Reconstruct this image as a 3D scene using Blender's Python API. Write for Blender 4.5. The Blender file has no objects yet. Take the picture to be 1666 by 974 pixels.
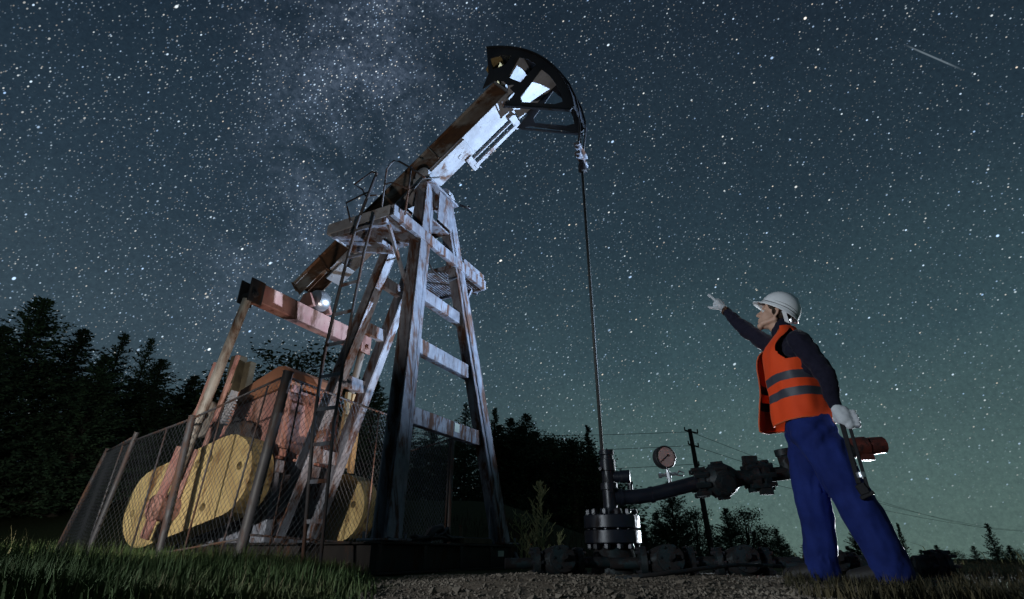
import bpy, bmesh, math, random
from mathutils import Vector, Matrix, Euler, noise
from mathutils.geometry import tessellate_polygon
random.seed(7)
R = math.radians
V = Vector
scene = bpy.context.scene
COL = scene.collection

# ------------------------------------------------------------------ camera
PITCH = R(25.4)
CAMZ = 0.30
cd = bpy.data.cameras.new('camera')
cd.sensor_width = 36.0
cd.lens = 36.0 * 871.0 / 1666.0
cd.clip_start = 0.05
cd.clip_end = 3000
cam = bpy.data.objects.new('camera', cd)
cam.location = (0, 0, CAMZ)
cam.rotation_euler = (math.pi / 2 + PITCH, 0, 0)
COL.objects.link(cam)
scene.camera = cam
_c, _s = math.cos(PITCH), math.sin(PITCH)


def ray(px, py):
    X = (px - 833) / 871.0
    Y = (487 - py) / 871.0
    return V((X, _c - Y * _s, _s + Y * _c))


def at(px, py, Y):
    d = ray(px, py)
    return V((0, 0, CAMZ)) + d * (Y / d.y)


# ------------------------------------------------------------------ helpers
class MB:
    def __init__(self):
        self.bm = bmesh.new()
        self.mi = 0

    def _face(self, vs):
        try:
            f = self.bm.faces.new(vs)
            f.material_index = self.mi
            return f
        except ValueError:
            return None

    def box(self, p0, p1, w, h, up=(0, 0, 1), off=(0, 0)):
        """bar from p0 to p1; w across, h along up; off shifts (across, up)"""
        p0, p1, up = V(p0), V(p1), V(up)
        d = (p1 - p0).normalized()
        side = d.cross(up)
        if side.length < 1e-5:
            side = d.cross(V((1, 0, 0)))
        side.normalize()
        u = side.cross(d).normalized()
        o = side * off[0] + u * off[1]
        vs = []
        for p in (p0, p1):
            for a, b in ((-1, -1), (1, -1), (1, 1), (-1, 1)):
                vs.append(self.bm.verts.new(p + o + side * (a * w / 2) + u * (b * h / 2)))
        for q in ((0, 1, 2, 3), (7, 6, 5, 4), (0, 4, 5, 1), (1, 5, 6, 2), (2, 6, 7, 3), (3, 7, 4, 0)):
            self._face([vs[i] for i in q])
        return self

    def cube(self, c, s, rot=None):
        c = V(c)
        vs = []
        for x in (-1, 1):
            for y in (-1, 1):
                for z in (-1, 1):
                    p = V((x * s[0] / 2, y * s[1] / 2, z * s[2] / 2))
                    if rot is not None:
                        p = rot @ p
                    vs.append(self.bm.verts.new(c + p))
        for q in ((0, 1, 3, 2), (4, 6, 7, 5), (0, 4, 5, 1), (2, 3, 7, 6), (0, 2, 6, 4), (1, 5, 7, 3)):
            self._face([vs[i] for i in q])
        return self

    def ibeam(self, p0, p1, w, h, up=(0, 0, 1), tf=0.018, tw=0.014):
        self.box(p0, p1, w, tf, up, (0, h / 2 - tf / 2))
        self.box(p0, p1, w, tf, up, (0, -h / 2 + tf / 2))
        self.box(p0, p1, tw, h - 2 * tf, up)
        return self

    def channel(self, p0, p1, w, h, up=(0, 0, 1), t=0.016, open_side=1):
        """web stands along up on the side away from open_side; flanges top and bottom"""
        self.box(p0, p1, t, h, up, (-open_side * (w / 2 - t / 2), 0))
        for s in (-1, 1):
            self.box(p0, p1, w - t, t, up, (open_side * t / 2, s * (h / 2 - t / 2)))
        return self

    def ring(self, c, ax, r, seg, ph=0.0, ref=None):
        ax = V(ax).normalized()
        if ref is None:
            ref = V((0, 0, 1)) if abs(ax.z) < 0.9 else V((1, 0, 0))
        a = ax.cross(ref).normalized()
        b = ax.cross(a).normalized()
        return [self.bm.verts.new(V(c) + a * (r * math.cos(2 * math.pi * i / seg + ph)) + b * (r * math.sin(2 * math.pi * i / seg + ph))) for i in range(seg)]

    def _bridge(self, A, B):
        n = len(A)
        for i in range(n):
            self._face([A[i], A[(i + 1) % n], B[(i + 1) % n], B[i]])

    def tube(self, pts, r, seg=8, cap=True):
        pts = [V(p) for p in pts]
        rs = r if isinstance(r, (list, tuple)) else [r] * len(pts)
        rings = []
        d0 = (pts[1] - pts[0]).normalized()
        ref = V((0, 0, 1)) if abs(d0.z) < 0.9 else V((1, 0, 0))
        for i, p in enumerate(pts):
            if i == 0:
                d = pts[1] - pts[0]
            elif i == len(pts) - 1:
                d = pts[-1] - pts[-2]
            else:
                d = (pts[i + 1] - p).normalized() + (p - pts[i - 1]).normalized()
            rings.append(self.ring(p, d, rs[i], seg, 0, ref))
        for a, b in zip(rings, rings[1:]):
            self._bridge(a, b)
        if cap:
            self._face(rings[0][::-1])
            self._face(rings[-1])
        return self

    def lathe(self, p0, ax, prof, seg=24):
        """prof = [(distance along ax, radius)]"""
        ax = V(ax).normalized()
        rings = [self.ring(V(p0) + ax * d, ax, max(r, 1e-4), seg) for d, r in prof]
        for a, b in zip(rings, rings[1:]):
            self._bridge(a, b)
        self._face(rings[0][::-1])
        self._face(rings[-1])
        return self

    def bolts(self, c, ax, R_, n, r, h, ph=0.0):
        ax = V(ax).normalized()
        ref = V((0, 0, 1)) if abs(ax.z) < 0.9 else V((1, 0, 0))
        a = ax.cross(ref).normalized()
        b = ax.cross(a).normalized()
        for i in range(n):
            t = 2 * math.pi * i / n + ph
            p = V(c) + a * (R_ * math.cos(t)) + b * (R_ * math.sin(t))
            self.tube([p - ax * h / 2, p + ax * h / 2], r, 6)
        return self

    def plate(self, outer, holes, fn, t):
        """flat plate with holes; fn(u, v, w) gives the 3-D point, w in -t/2..t/2"""
        loops = [[V((a, b, 0)) for a, b in outer]] + [[V((a, b, 0)) for a, b in h] for h in holes]
        tris = tessellate_polygon(loops)
        flat = [p for l in loops for p in l]
        F = [self.bm.verts.new(fn(p.x, p.y, t / 2)) for p in flat]
        B = [self.bm.verts.new(fn(p.x, p.y, -t / 2)) for p in flat]
        for tr in tris:
            self._face([F[i] for i in tr])
            self._face([B[i] for i in reversed(tr)])
        k = 0
        for l in loops:
            n = len(l)
            for i in range(n):
                j = (i + 1) % n
                self._face([F[k + i], F[k + j], B[k + j], B[k + i]])
            k += n
        return self

    def sphere(self, c, r, seg=16, rings=10, rot=None):
        """r a number or three radii"""
        rr = V((r, r, r)) if isinstance(r, (int, float)) else V(r)
        c = V(c)
        def P(t, f):
            p = V((rr.x * math.sin(t) * math.cos(f), rr.y * math.sin(t) * math.sin(f), rr.z * math.cos(t)))
            return c + (rot @ p if rot is not None else p)
        top = self.bm.verts.new(P(0, 0))
        bot = self.bm.verts.new(P(math.pi, 0))
        rows = [[self.bm.verts.new(P(math.pi * i / rings, 2 * math.pi * j / seg)) for j in range(seg)] for i in range(1, rings)]
        for j in range(seg):
            self._face([top, rows[0][j], rows[0][(j + 1) % seg]])
            self._face([rows[-1][(j + 1) % seg], rows[-1][j], bot])
        for a, b in zip(rows, rows[1:]):
            for j in range(seg):
                self._face([a[j], b[j], b[(j + 1) % seg], a[(j + 1) % seg]])
        return self

    def limb(self, pts, rs, seg=14):
        """a chain of balls and cones, closed, for the voxel remesh"""
        pts = [V(p) for p in pts]
        for p, r in zip(pts, rs):
            self.sphere(p, r, seg, 9)
        for i in range(len(pts) - 1):
            if (pts[i + 1] - pts[i]).length > 1e-4:
                self.tube([pts[i], pts[i + 1]], [rs[i], rs[i + 1]], seg)
        return self

    def build(self, name, m, parent=None, smooth=False, bevel=0.0, auto=False):
        bmesh.ops.recalc_face_normals(self.bm, faces=self.bm.faces)
        me = bpy.data.meshes.new(name)
        self.bm.to_mesh(me)
        self.bm.free()
        for mm in (m if isinstance(m, (list, tuple)) else [m]):
            me.materials.append(mm)
        if smooth:
            me.polygons.foreach_set('use_smooth', [True] * len(me.polygons))
        o = bpy.data.objects.new(name, me)
        COL.objects.link(o)
        if parent is not None:
            o.parent = parent
        if auto:
            sm = me
            me.polygons.foreach_set('use_smooth', [True] * len(me.polygons))
            md = o.modifiers.new('edge', 'EDGE_SPLIT')
            md.split_angle = R(38)
        if bevel:
            b = o.modifiers.new('bevel', 'BEVEL')
            b.width = bevel
            b.segments = 1
            b.limit_method = 'ANGLE'
            b.angle_limit = R(50)
        return o


def remeshed(mb, voxel, smooth_it=4, fac=0.5, disp=None):
    """turn overlapping closed shells into one continuous skin"""
    me = bpy.data.meshes.new('tmp')
    bmesh.ops.recalc_face_normals(mb.bm, faces=mb.bm.faces)
    mb.bm.to_mesh(me)
    mb.bm.free()
    o = bpy.data.objects.new('tmp', me)
    COL.objects.link(o)
    r = o.modifiers.new('r', 'REMESH')
    r.mode = 'VOXEL'
    r.voxel_size = voxel
    if smooth_it:
        s = o.modifiers.new('s', 'SMOOTH')
        s.factor = fac
        s.iterations = smooth_it
    dg = bpy.context.evaluated_depsgraph_get()
    dg.update()
    res = bpy.data.meshes.new_from_object(o.evaluated_get(dg))
    bpy.data.objects.remove(o)
    bpy.data.meshes.remove(me)
    if disp:
        for v in res.vertices:
            v.co += v.normal * disp(v.co)
    res.polygons.foreach_set('use_smooth', [True] * len(res.polygons))
    return res


def link_mesh(name, me, m, parent=None):
    me.name = name
    me.materials.clear()
    for mm in (m if isinstance(m, (list, tuple)) else [m]):
        me.materials.append(mm)
    o = bpy.data.objects.new(name, me)
    COL.objects.link(o)
    if parent is not None:
        o.parent = parent
    return o


def tag(o, label=None, cat=None, group=None, kind=None):
    if label: o['label'] = label
    if cat: o['category'] = cat
    if group: o['group'] = group
    if kind: o['kind'] = kind
    return o


def empty(name, loc, rz=0.0):
    o = bpy.data.objects.new(name, None)
    o.empty_display_size = 0.2
    o.location = loc
    o.rotation_euler = (0, 0, rz)
    COL.objects.link(o)
    return o


def pymesh(name, verts, faces, m, parent=None):
    me = bpy.data.meshes.new(name)
    me.from_pydata(verts, [], faces)
    for mm in (m if isinstance(m, (list, tuple)) else [m]):
        me.materials.append(mm)
    o = bpy.data.objects.new(name, me)
    COL.objects.link(o)
    if parent is not None:
        o.parent = parent
    return o


# ------------------------------------------------------------------ materials
def nmat(name):
    m = bpy.data.materials.new(name)
    m.use_nodes = True
    nt = m.node_tree
    nt.nodes.clear()
    out = nt.nodes.new('ShaderNodeOutputMaterial')
    b = nt.nodes.new('ShaderNodeBsdfPrincipled')
    nt.links.new(b.outputs[0], out.inputs[0])
    return m, nt, b


def N(nt, typ, **kw):
    n = nt.nodes.new(typ)
    for k, v in kw.items():
        setattr(n, k, v)
    return n


def noise_tex(nt, vec, scale, detail=6, rough=0.6, dist=0.0):
    n = N(nt, 'ShaderNodeTexNoise')
    n.inputs['Scale'].default_value = scale
    n.inputs['Detail'].default_value = detail
    n.inputs['Roughness'].default_value = rough
    n.inputs['Distortion'].default_value = dist
    nt.links.new(vec, n.inputs['Vector'])
    return n.outputs['Fac']


def ramp(nt, fac, stops, interp='LINEAR'):
    r = N(nt, 'ShaderNodeValToRGB')
    r.color_ramp.interpolation = interp
    el = r.color_ramp.elements
    while len(el) < len(stops):
        el.new(0.5)
    for e, (p, c) in zip(el, stops):
        e.position = p
        e.color = (*c, 1) if len(c) == 3 else c
    nt.links.new(fac, r.inputs[0])
    return r.outputs[0]


def mixc(nt, fac, a, b, mode='MIX'):
    m = N(nt, 'ShaderNodeMix', data_type='RGBA', blend_type=mode)
    for sock, v in ((m.inputs[0], fac), (m.inputs[6], a), (m.inputs[7], b)):
        if isinstance(v, (int, float)):
            sock.default_value = v
        elif isinstance(v, (tuple, list)):
            sock.default_value = (*v, 1)
        else:
            nt.links.new(v, sock)
    return m.outputs[2]


def objvec(nt, sc=(1, 1, 1), rot=(0, 0, 0)):
    t = N(nt, 'ShaderNodeTexCoord')
    mp = N(nt, 'ShaderNodeMapping')
    mp.inputs['Scale'].default_value = sc
    mp.inputs['Rotation'].default_value = rot
    nt.links.new(t.outputs['Object'], mp.inputs[0])
    return mp.outputs[0]


def bump(nt, b, h, strength=0.3, dist=0.01):
    n = N(nt, 'ShaderNodeBump')
    n.inputs['Strength'].default_value = strength
    n.inputs['Distance'].default_value = dist
    nt.links.new(h, n.inputs['Height'])
    nt.links.new(n.outputs[0], b.inputs['Normal'])


def rusty(name, paint, paint2, rust=(0.10, 0.042, 0.018), rust2=(0.045, 0.02, 0.012), cut=0.55, scale=5.0, stretch=(1, 1, 0.35), rough=0.55, metal=0.0, chips=0.25, rot=(0, 0, 0), spec=0.35):
    m, nt, b = nmat(name)
    v = objvec(nt, stretch, rot)
    vi = objvec(nt)
    big = noise_tex(nt, v, scale * 0.5, 5, 0.65, 0.4)
    pc = ramp(nt, noise_tex(nt, vi, scale * 0.9, 6, 0.6), [(0.35, paint), (0.65, paint2)])
    rc = ramp(nt, noise_tex(nt, v, scale * 4, 6, 0.7), [(0.3, rust2), (0.7, rust)])
    m1 = ramp(nt, noise_tex(nt, v, scale, 9, 0.68, 0.3), [(cut - 0.05, (0, 0, 0)), (cut + 0.06, (1, 1, 1))])
    m2 = ramp(nt, noise_tex(nt, vi, scale * 7, 8, 0.7), [(0.62, (0, 0, 0)), (0.66, (1, 1, 1))])
    m2s = mixc(nt, chips, (0, 0, 0), m2)
    mask = mixc(nt, 1.0, m1, m2s, 'LIGHTEN')
    c = mixc(nt, mask, pc, rc)
    dirt = ramp(nt, big, [(0.3, (0.55, 0.5, 0.48)), (0.62, (1, 1, 1))])
    c = mixc(nt, 1.0, c, dirt, 'MULTIPLY')
    nt.links.new(c, b.inputs['Base Color'])
    rr = ramp(nt, mask, [(0, (rough,) * 3), (1, (0.9,) * 3)])
    nt.links.new(rr, b.inputs['Roughness'])
    b.inputs['Metallic'].default_value = metal
    b.inputs['Specular IOR Level'].default_value = spec
    fine = noise_tex(nt, vi, scale * 22, 4, 0.7)
    hh = mixc(nt, 0.35, mask, fine)
    bump(nt, b, hh, 0.28, 0.006)
    return m


def plain(name, c1, c2, scale=8, rough=0.7, metal=0.0, bstr=0.2, bdist=0.004, spec=0.3, detail=6):
    m, nt, b = nmat(name)
    v = objvec(nt)
    n = noise_tex(nt, v, scale, detail, 0.65)
    nt.links.new(ramp(nt, n, [(0.3, c1), (0.7, c2)]), b.inputs['Base Color'])
    b.inputs['Roughness'].default_value = rough
    b.inputs['Metallic'].default_value = metal
    b.inputs['Specular IOR Level'].default_value = spec
    if bstr:
        bump(nt, b, noise_tex(nt, v, scale * 6, 5, 0.7), bstr, bdist)
    return m


M = {}
M['leg'] = rusty('weathered_blue_grey_paint', (0.22, 0.245, 0.30), (0.13, 0.15, 0.195), rust=(0.11, 0.05, 0.03), rust2=(0.04, 0.02, 0.014), cut=0.525, scale=8.5, stretch=(1, 1, 0.22), chips=0.8)
M['beam'] = rusty('rusty_beam_paint', (0.31, 0.33, 0.37), (0.22, 0.235, 0.27), rust=(0.125, 0.062, 0.035), rust2=(0.05, 0.026, 0.018), cut=0.60, scale=4.5, stretch=(0.6, 1, 0.9), chips=0.6)
M['rustbeam'] = rusty('brown_rust_paint', (0.30, 0.32, 0.33), (0.20, 0.16, 0.13), rust=(0.13, 0.065, 0.034), rust2=(0.055, 0.028, 0.018), cut=0.43, scale=2.8, stretch=(0.4, 1, 1.0), rot=(0, R(-36.5), 0), chips=0.4)
M['head'] = rusty('dark_blue_black_paint', (0.022, 0.028, 0.04), (0.03, 0.034, 0.042), rust=(0.06, 0.05, 0.025), rust2=(0.02, 0.014, 0.01), cut=0.66, scale=4, rough=0.6, spec=0.2)
M['headin'] = rusty('pale_blue_inner_paint', (0.34, 0.37, 0.42), (0.28, 0.31, 0.36), cut=0.66, scale=8, chips=0.6)
M['yin'] = rusty('old_yellow_primer', (0.42, 0.34, 0.17), (0.33, 0.26, 0.13), cut=0.62, scale=7)
M['pink'] = rusty('faded_pink_red_paint', (0.34, 0.155, 0.14), (0.40, 0.24, 0.20), rust=(0.16, 0.065, 0.04), cut=0.55, scale=4.5, chips=0.7)
M['orange'] = rusty('faded_orange_paint', (0.33, 0.155, 0.09), (0.27, 0.115, 0.065), rust=(0.13, 0.05, 0.025), cut=0.66, scale=3, chips=0.2)
M['yellow'] = rusty('old_yellow_paint', (0.52, 0.40, 0.19), (0.42, 0.31, 0.14), rust=(0.22, 0.11, 0.04), rust2=(0.10, 0.05, 0.02), cut=0.58, scale=4.0, chips=0.7)
M['cream'] = rusty('cream_paint', (0.50, 0.36, 0.19), (0.44, 0.31, 0.16), cut=0.62, scale=5)
M['dark'] = rusty('dark_sooty_steel', (0.03, 0.032, 0.036), (0.02, 0.02, 0.024), rust=(0.045, 0.026, 0.016), cut=0.6, scale=5, spec=0.2)
M['skid'] = rusty('black_skid_paint', (0.028, 0.026, 0.026), (0.018, 0.017, 0.018), rust=(0.05, 0.028, 0.018), cut=0.58, scale=4, spec=0.15)
M['flange'] = rusty('blue_black_wellhead_paint', (0.009, 0.012, 0.020), (0.007, 0.009, 0.014), rust=(0.014, 0.010, 0.010), rust2=(0.008, 0.006, 0.006), cut=0.60, scale=9, rough=0.36, spec=0.3)
M['valve'] = rusty('crusty_teal_black_valve', (0.007, 0.020, 0.023), (0.005, 0.006, 0.007), rust=(0.011, 0.007, 0.006), rust2=(0.005, 0.004, 0.004), cut=0.5, scale=14, stretch=(1, 1, 1), rough=0.55)
M['redfit'] = rusty('red_oxide_fitting', (0.16, 0.035, 0.022), (0.09, 0.024, 0.018), rust=(0.04, 0.018, 0.014), rust2=(0.02, 0.011, 0.009), cut=0.56, scale=12, stretch=(1, 1, 1))
M['steel'] = plain('worn_bright_steel', (0.45, 0.46, 0.48), (0.32, 0.33, 0.35), 12, 0.35, 0.8, 0.1)
M['wire'] = plain('galvanised_wire', (0.17, 0.185, 0.21), (0.10, 0.11, 0.13), 20, 0.40, 0.9, 0)
M['post'] = rusty('rusty_fence_pipe', (0.06, 0.06, 0.07), (0.04, 0.04, 0.045), rust=(0.09, 0.045, 0.03), rust2=(0.06, 0.03, 0.02), cut=0.52, scale=5, stretch=(1, 1, 0.3))
M['pipe'] = rusty('pitman_pipe_paint', (0.34, 0.30, 0.26), (0.27, 0.25, 0.23), rust=(0.15, 0.08, 0.05), cut=0.53, scale=5, stretch=(1, 1, 0.3))
M['black'] = plain('black_rubber', (0.012, 0.012, 0.013), (0.02, 0.02, 0.022), 10, 0.6)
M['cable'] = plain('greasy_black_cable', (0.015, 0.016, 0.02), (0.028, 0.028, 0.032), 30, 0.45)
M['rod'] = plain('oily_steel_rod', (0.025, 0.027, 0.026), (0.045, 0.045, 0.042), 10, 0.6, 0.0, 0.05)
M['label'] = plain('pale_green_plate', (0.42, 0.46, 0.40), (0.36, 0.40, 0.35), 6, 0.6)
M['dial'] = plain('stained_pink_dial', (0.30, 0.19, 0.17), (0.44, 0.31, 0.29), 9, 0.5, 0, 0.0, detail=8)
M['timber'] = plain('old_dark_timber', (0.045, 0.034, 0.022), (0.10, 0.075, 0.045), 7, 0.85)
M['pole'] = plain('tarred_timber_pole', (0.02, 0.017, 0.014), (0.035, 0.03, 0.025), 4, 0.9)
M['skin'] = plain('skin', (0.42, 0.25, 0.18), (0.47, 0.29, 0.21), 18, 0.5, 0, 0.05, 0.001)
M['hair'] = plain('brown_hair', (0.022, 0.014, 0.009), (0.05, 0.03, 0.018), 60, 0.6, 0, 0.4, 0.003)
M['eye'] = plain('eye_white', (0.5, 0.48, 0.46), (0.55, 0.53, 0.5), 5, 0.25, 0, 0)
M['helmet'] = plain('white_hard_hat_plastic', (0.72, 0.73, 0.74), (0.66, 0.67, 0.68), 5, 0.32, 0, 0.0, 0, 0.5)
M['helmetline'] = plain('dark_hat_line', (0.02, 0.02, 0.025), (0.03, 0.03, 0.035), 5, 0.6)
M['vest'] = plain('orange_hi_vis_fabric', (0.80, 0.075, 0.012), (0.72, 0.06, 0.01), 5, 0.75, 0, 0.35, 0.004)
M['stripe'] = plain('grey_reflective_band', (0.030, 0.032, 0.042), (0.045, 0.047, 0.058), 12, 0.5, 0, 0.2, 0.002)
M['sweater'] = plain('dark_navy_knit', (0.008, 0.008, 0.016), (0.014, 0.013, 0.024), 50, 0.9, 0, 0.4, 0.003, 0.1)
M['trousers'] = plain('royal_blue_work_cotton', (0.004, 0.009, 0.060), (0.011, 0.023, 0.130), 5, 0.85, 0, 0.35, 0.003, 0.15)
M['glove'] = plain('pale_grey_knit_glove', (0.50, 0.52, 0.54), (0.40, 0.42, 0.44), 40, 0.85, 0, 0.4, 0.002)
M['boot'] = plain('black_boot_leather', (0.012, 0.011, 0.011), (0.02, 0.018, 0.017), 12, 0.6)
M['tool'] = plain('black_oiled_tool_steel', (0.007, 0.007, 0.008), (0.013, 0.013, 0.015), 30, 0.6, 0.0, 0.1, 0.004, 0.2)
M['strap'] = plain('brown_leather_strap', (0.06, 0.03, 0.02), (0.09, 0.045, 0.03), 15, 0.6)


def foliage(name, c1, c2, c3):
    m, nt, b = nmat(name)
    oi = N(nt, 'ShaderNodeObjectInfo')
    v = objvec(nt)
    n = noise_tex(nt, v, 1.4, 4, 0.6)
    c = ramp(nt, n, [(0.3, c1), (0.55, c2), (0.75, c3)])
    hs = N(nt, 'ShaderNodeHueSaturation')
    mr = N(nt, 'ShaderNodeMapRange')
    mr.inputs[3].default_value = 0.65
    mr.inputs[4].default_value = 1.25
    nt.links.new(oi.outputs['Random'], mr.inputs[0])
    nt.links.new(mr.outputs[0], hs.inputs['Value'])
    nt.links.new(c, hs.inputs['Color'])
    nt.links.new(hs.outputs[0], b.inputs['Base Color'])
    b.inputs['Roughness'].default_value = 0.75
    b.inputs['Specular IOR Level'].default_value = 0.2
    return m


M['conifer'] = foliage('spruce_needles', (0.026, 0.044, 0.026), (0.042, 0.072, 0.038), (0.066, 0.10, 0.048))
M['leaf'] = foliage('dark_leaves', (0.030, 0.044, 0.020), (0.048, 0.068, 0.030), (0.075, 0.09, 0.038))
M['bark'] = plain('dark_bark', (0.02, 0.016, 0.012), (0.045, 0.035, 0.026), 9, 0.9)
M['grass'] = foliage('meadow_grass', (0.027, 0.050, 0.015), (0.044, 0.070, 0.021), (0.10, 0.098, 0.04))
M['stalk'] = foliage('dry_stalks', (0.06, 0.06, 0.03), (0.10, 0.09, 0.045), (0.16, 0.14, 0.07))
M['drygrass'] = foliage('dry_grass', (0.014, 0.014, 0.007), (0.028, 0.025, 0.012), (0.09, 0.07, 0.035))
M['bush'] = foliage('pale_dry_bush', (0.22, 0.23, 0.11), (0.27, 0.27, 0.13), (0.32, 0.30, 0.16))
M['stone'] = foliage('grey_brown_gravel', (0.07, 0.056, 0.042), (0.14, 0.115, 0.088), (0.30, 0.255, 0.20))

m, nt, b = nmat('dirt_and_turf')
v = objvec(nt)
n1 = noise_tex(nt, v, 0.6, 6, 0.6)
n2 = noise_tex(nt, v, 14, 8, 0.7)
dirt = ramp(nt, n2, [(0.3, (0.06, 0.046, 0.034)), (0.7, (0.17, 0.135, 0.10))])
turf = ramp(nt, n2, [(0.3, (0.02, 0.028, 0.012)), (0.7, (0.05, 0.055, 0.022))])
at_ = N(nt, 'ShaderNodeAttribute', attribute_name='dirt')
mm = N(nt, 'ShaderNodeMath', operation='ADD')
nt.links.new(at_.outputs['Fac'], mm.inputs[0])
ms = N(nt, 'ShaderNodeMath', operation='MULTIPLY_ADD')
ms.inputs[1].default_value = 0.8
ms.inputs[2].default_value = -0.4
nt.links.new(n1, ms.inputs[0])
nt.links.new(ms.outputs[0], mm.inputs[1])
mk = ramp(nt, mm.outputs[0], [(0.4, (0, 0, 0)), (0.6, (1, 1, 1))])
nt.links.new(mixc(nt, mk, turf, dirt), b.inputs['Base Color'])
b.inputs['Roughness'].default_value = 0.95
b.inputs['Specular IOR Level'].default_value = 0.1
bump(nt, b, n2, 0.9, 0.02)
M['ground'] = m

for k_, sh_ in (('sweater', 0.18), ('trousers', 0.06), ('vest', 0.1), ('glove', 0.2)):
    for n_ in M[k_].node_tree.nodes:
        if n_.type == 'BSDF_PRINCIPLED':
            n_.inputs['Sheen Weight'].default_value = sh_
            n_.inputs['Sheen Roughness'].default_value = 0.35

nt = M['vest'].node_tree          # thin cloth lets the back light glow through
pb_ = next(n for n in nt.nodes if n.type == 'BSDF_PRINCIPLED')
tl_ = N(nt, 'ShaderNodeBsdfTranslucent')
tl_.inputs[0].default_value = (0.85, 0.16, 0.03, 1)
mx_ = N(nt, 'ShaderNodeMixShader')
mx_.inputs[0].default_value = 0.22
nt.links.new(pb_.outputs[0], mx_.inputs[1]); nt.links.new(tl_.outputs[0], mx_.inputs[2])
nt.links.new(mx_.outputs[0], next(n for n in nt.nodes if n.type == 'OUTPUT_MATERIAL').inputs[0])

# ------------------------------------------------------------------ terrain
def S(t):
    t = max(0.0, min(1.0, t))
    return t * t * (3 - 2 * t)


def gz(x, y):
    g = 0.15
    g += 1.9 * S((y - 9) / 12) * S((5 - x) / 6)
    g -= 2.6 * S((y - 7.5) / 14) * S((x - 3.2) / 4)
    g += 0.065 * math.exp(-((x - 0.1) / 0.62) ** 2 - ((y - 2.75) / 0.42) ** 2)
    g += 0.05 * math.exp(-((x - 4.6) / 2.2) ** 2 - ((y - 6.4) / 0.8) ** 2)
    g += 0.03 * math.exp(-((x - 0.95) / 0.16) ** 2 - ((y - 2.75) / 0.2) ** 2)
    g += 0.012 * noise.noise(V((x * 2.1, y * 2.1, 3.3))) + 0.006 * noise.noise(V((x * 7, y * 7, 1.3)))
    if y > 8:
        g += 0.25 * min(1, (y - 8) / 10) * noise.noise(V((x * 0.2, y * 0.2, 0.5)))
    return g


def axis(lo, hi, n0, fine):
    out = []
    x = lo
    while x < hi:
        out.append(x)
        x += max(fine, 0.09 * max(0, abs(x - n0) - 3.2))
    out.append(hi)
    return out


xs = axis(-260, 260, 0.3, 0.075)
ys = axis(-120, 420, 2.8, 0.075)
verts = [(x, y, gz(x, y)) for y in ys for x in xs]
nx = len(xs)
faces = [(j * nx + i, j * nx + i + 1, (j + 1) * nx + i + 1, (j + 1) * nx + i) for j in range(len(ys) - 1) for i in range(nx - 1)]
ground = pymesh('ground', verts, faces, M['ground'])
ground.data.polygons.foreach_set('use_smooth', [True] * len(ground.data.polygons))
tag(ground, 'dark turf and bare gravelly dirt round the pump', None, None, 'structure')
att = ground.data.attributes.new('dirt', 'FLOAT', 'POINT')


def dirtness(x, y):
    d = S((x + 0.75) / 0.5) * S((2.2 - x) / 0.9) * S((4.6 - y) / 0.8)
    return max(d, 0.55 * S((7 - y) / 2) * S((x + 0.6) / 0.5) * S((3 - x) / 1))


att.data.foreach_set('value', [dirtness(p[0], p[1]) for p in verts])

# ------------------------------------------------------------------ pumpjack
PJ_LOC = (-1.0637, 5.9303, 0)
PJ_ROT = R(-26.3)
pj = empty('pumpjack', PJ_LOC, PJ_ROT)
tag(pj, 'old rusty beam pumpjack with raised dark horsehead and yellow counterweights', 'pumpjack')

# skid
mb = MB()
for y in (-0.42, 0.42):
    mb.ibeam((0.52, y, 0.275), (-3.3, y, 0.275), 0.16, 0.25)
mb.ibeam((0.57, -1.22, 0.27), (0.57, 1.22, 0.27), 0.17, 0.235)
mb.ibeam((-1.6, -0.33, 0.27), (-1.6, 0.33, 0.27), 0.14, 0.22)
mb.ibeam((-3.2, -0.5, 0.27), (-3.2, 0.5, 0.27), 0.14, 0.22)
for y in (-1.21, -0.6, 0.0, 0.6, 1.21):
    mb.cube((0.648, y, 0.27), (0.012, 0.05, 0.195))
mb.build('skid', M['skid'], pj, bevel=0.004)
lp = MB(); lp.cube((0.659, 0.80, 0.30), (0.005, 0.13, 0.055)); o = lp.build('label_plate', M['label'], pj); o['label'] = 'small pale plate on the dark skid'


def leg_point(z, side):
    t = (z - 0.38) / (4.62 - 0.38)
    return V((0.54 + (0.04 - 0.54) * t, side * (1.03 + (0.24 - 1.03) * t), z))


def rleg_point(z, side):
    return V((-1.60 + (z - 0.40) * 0.345, side * 0.25, z))


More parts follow.
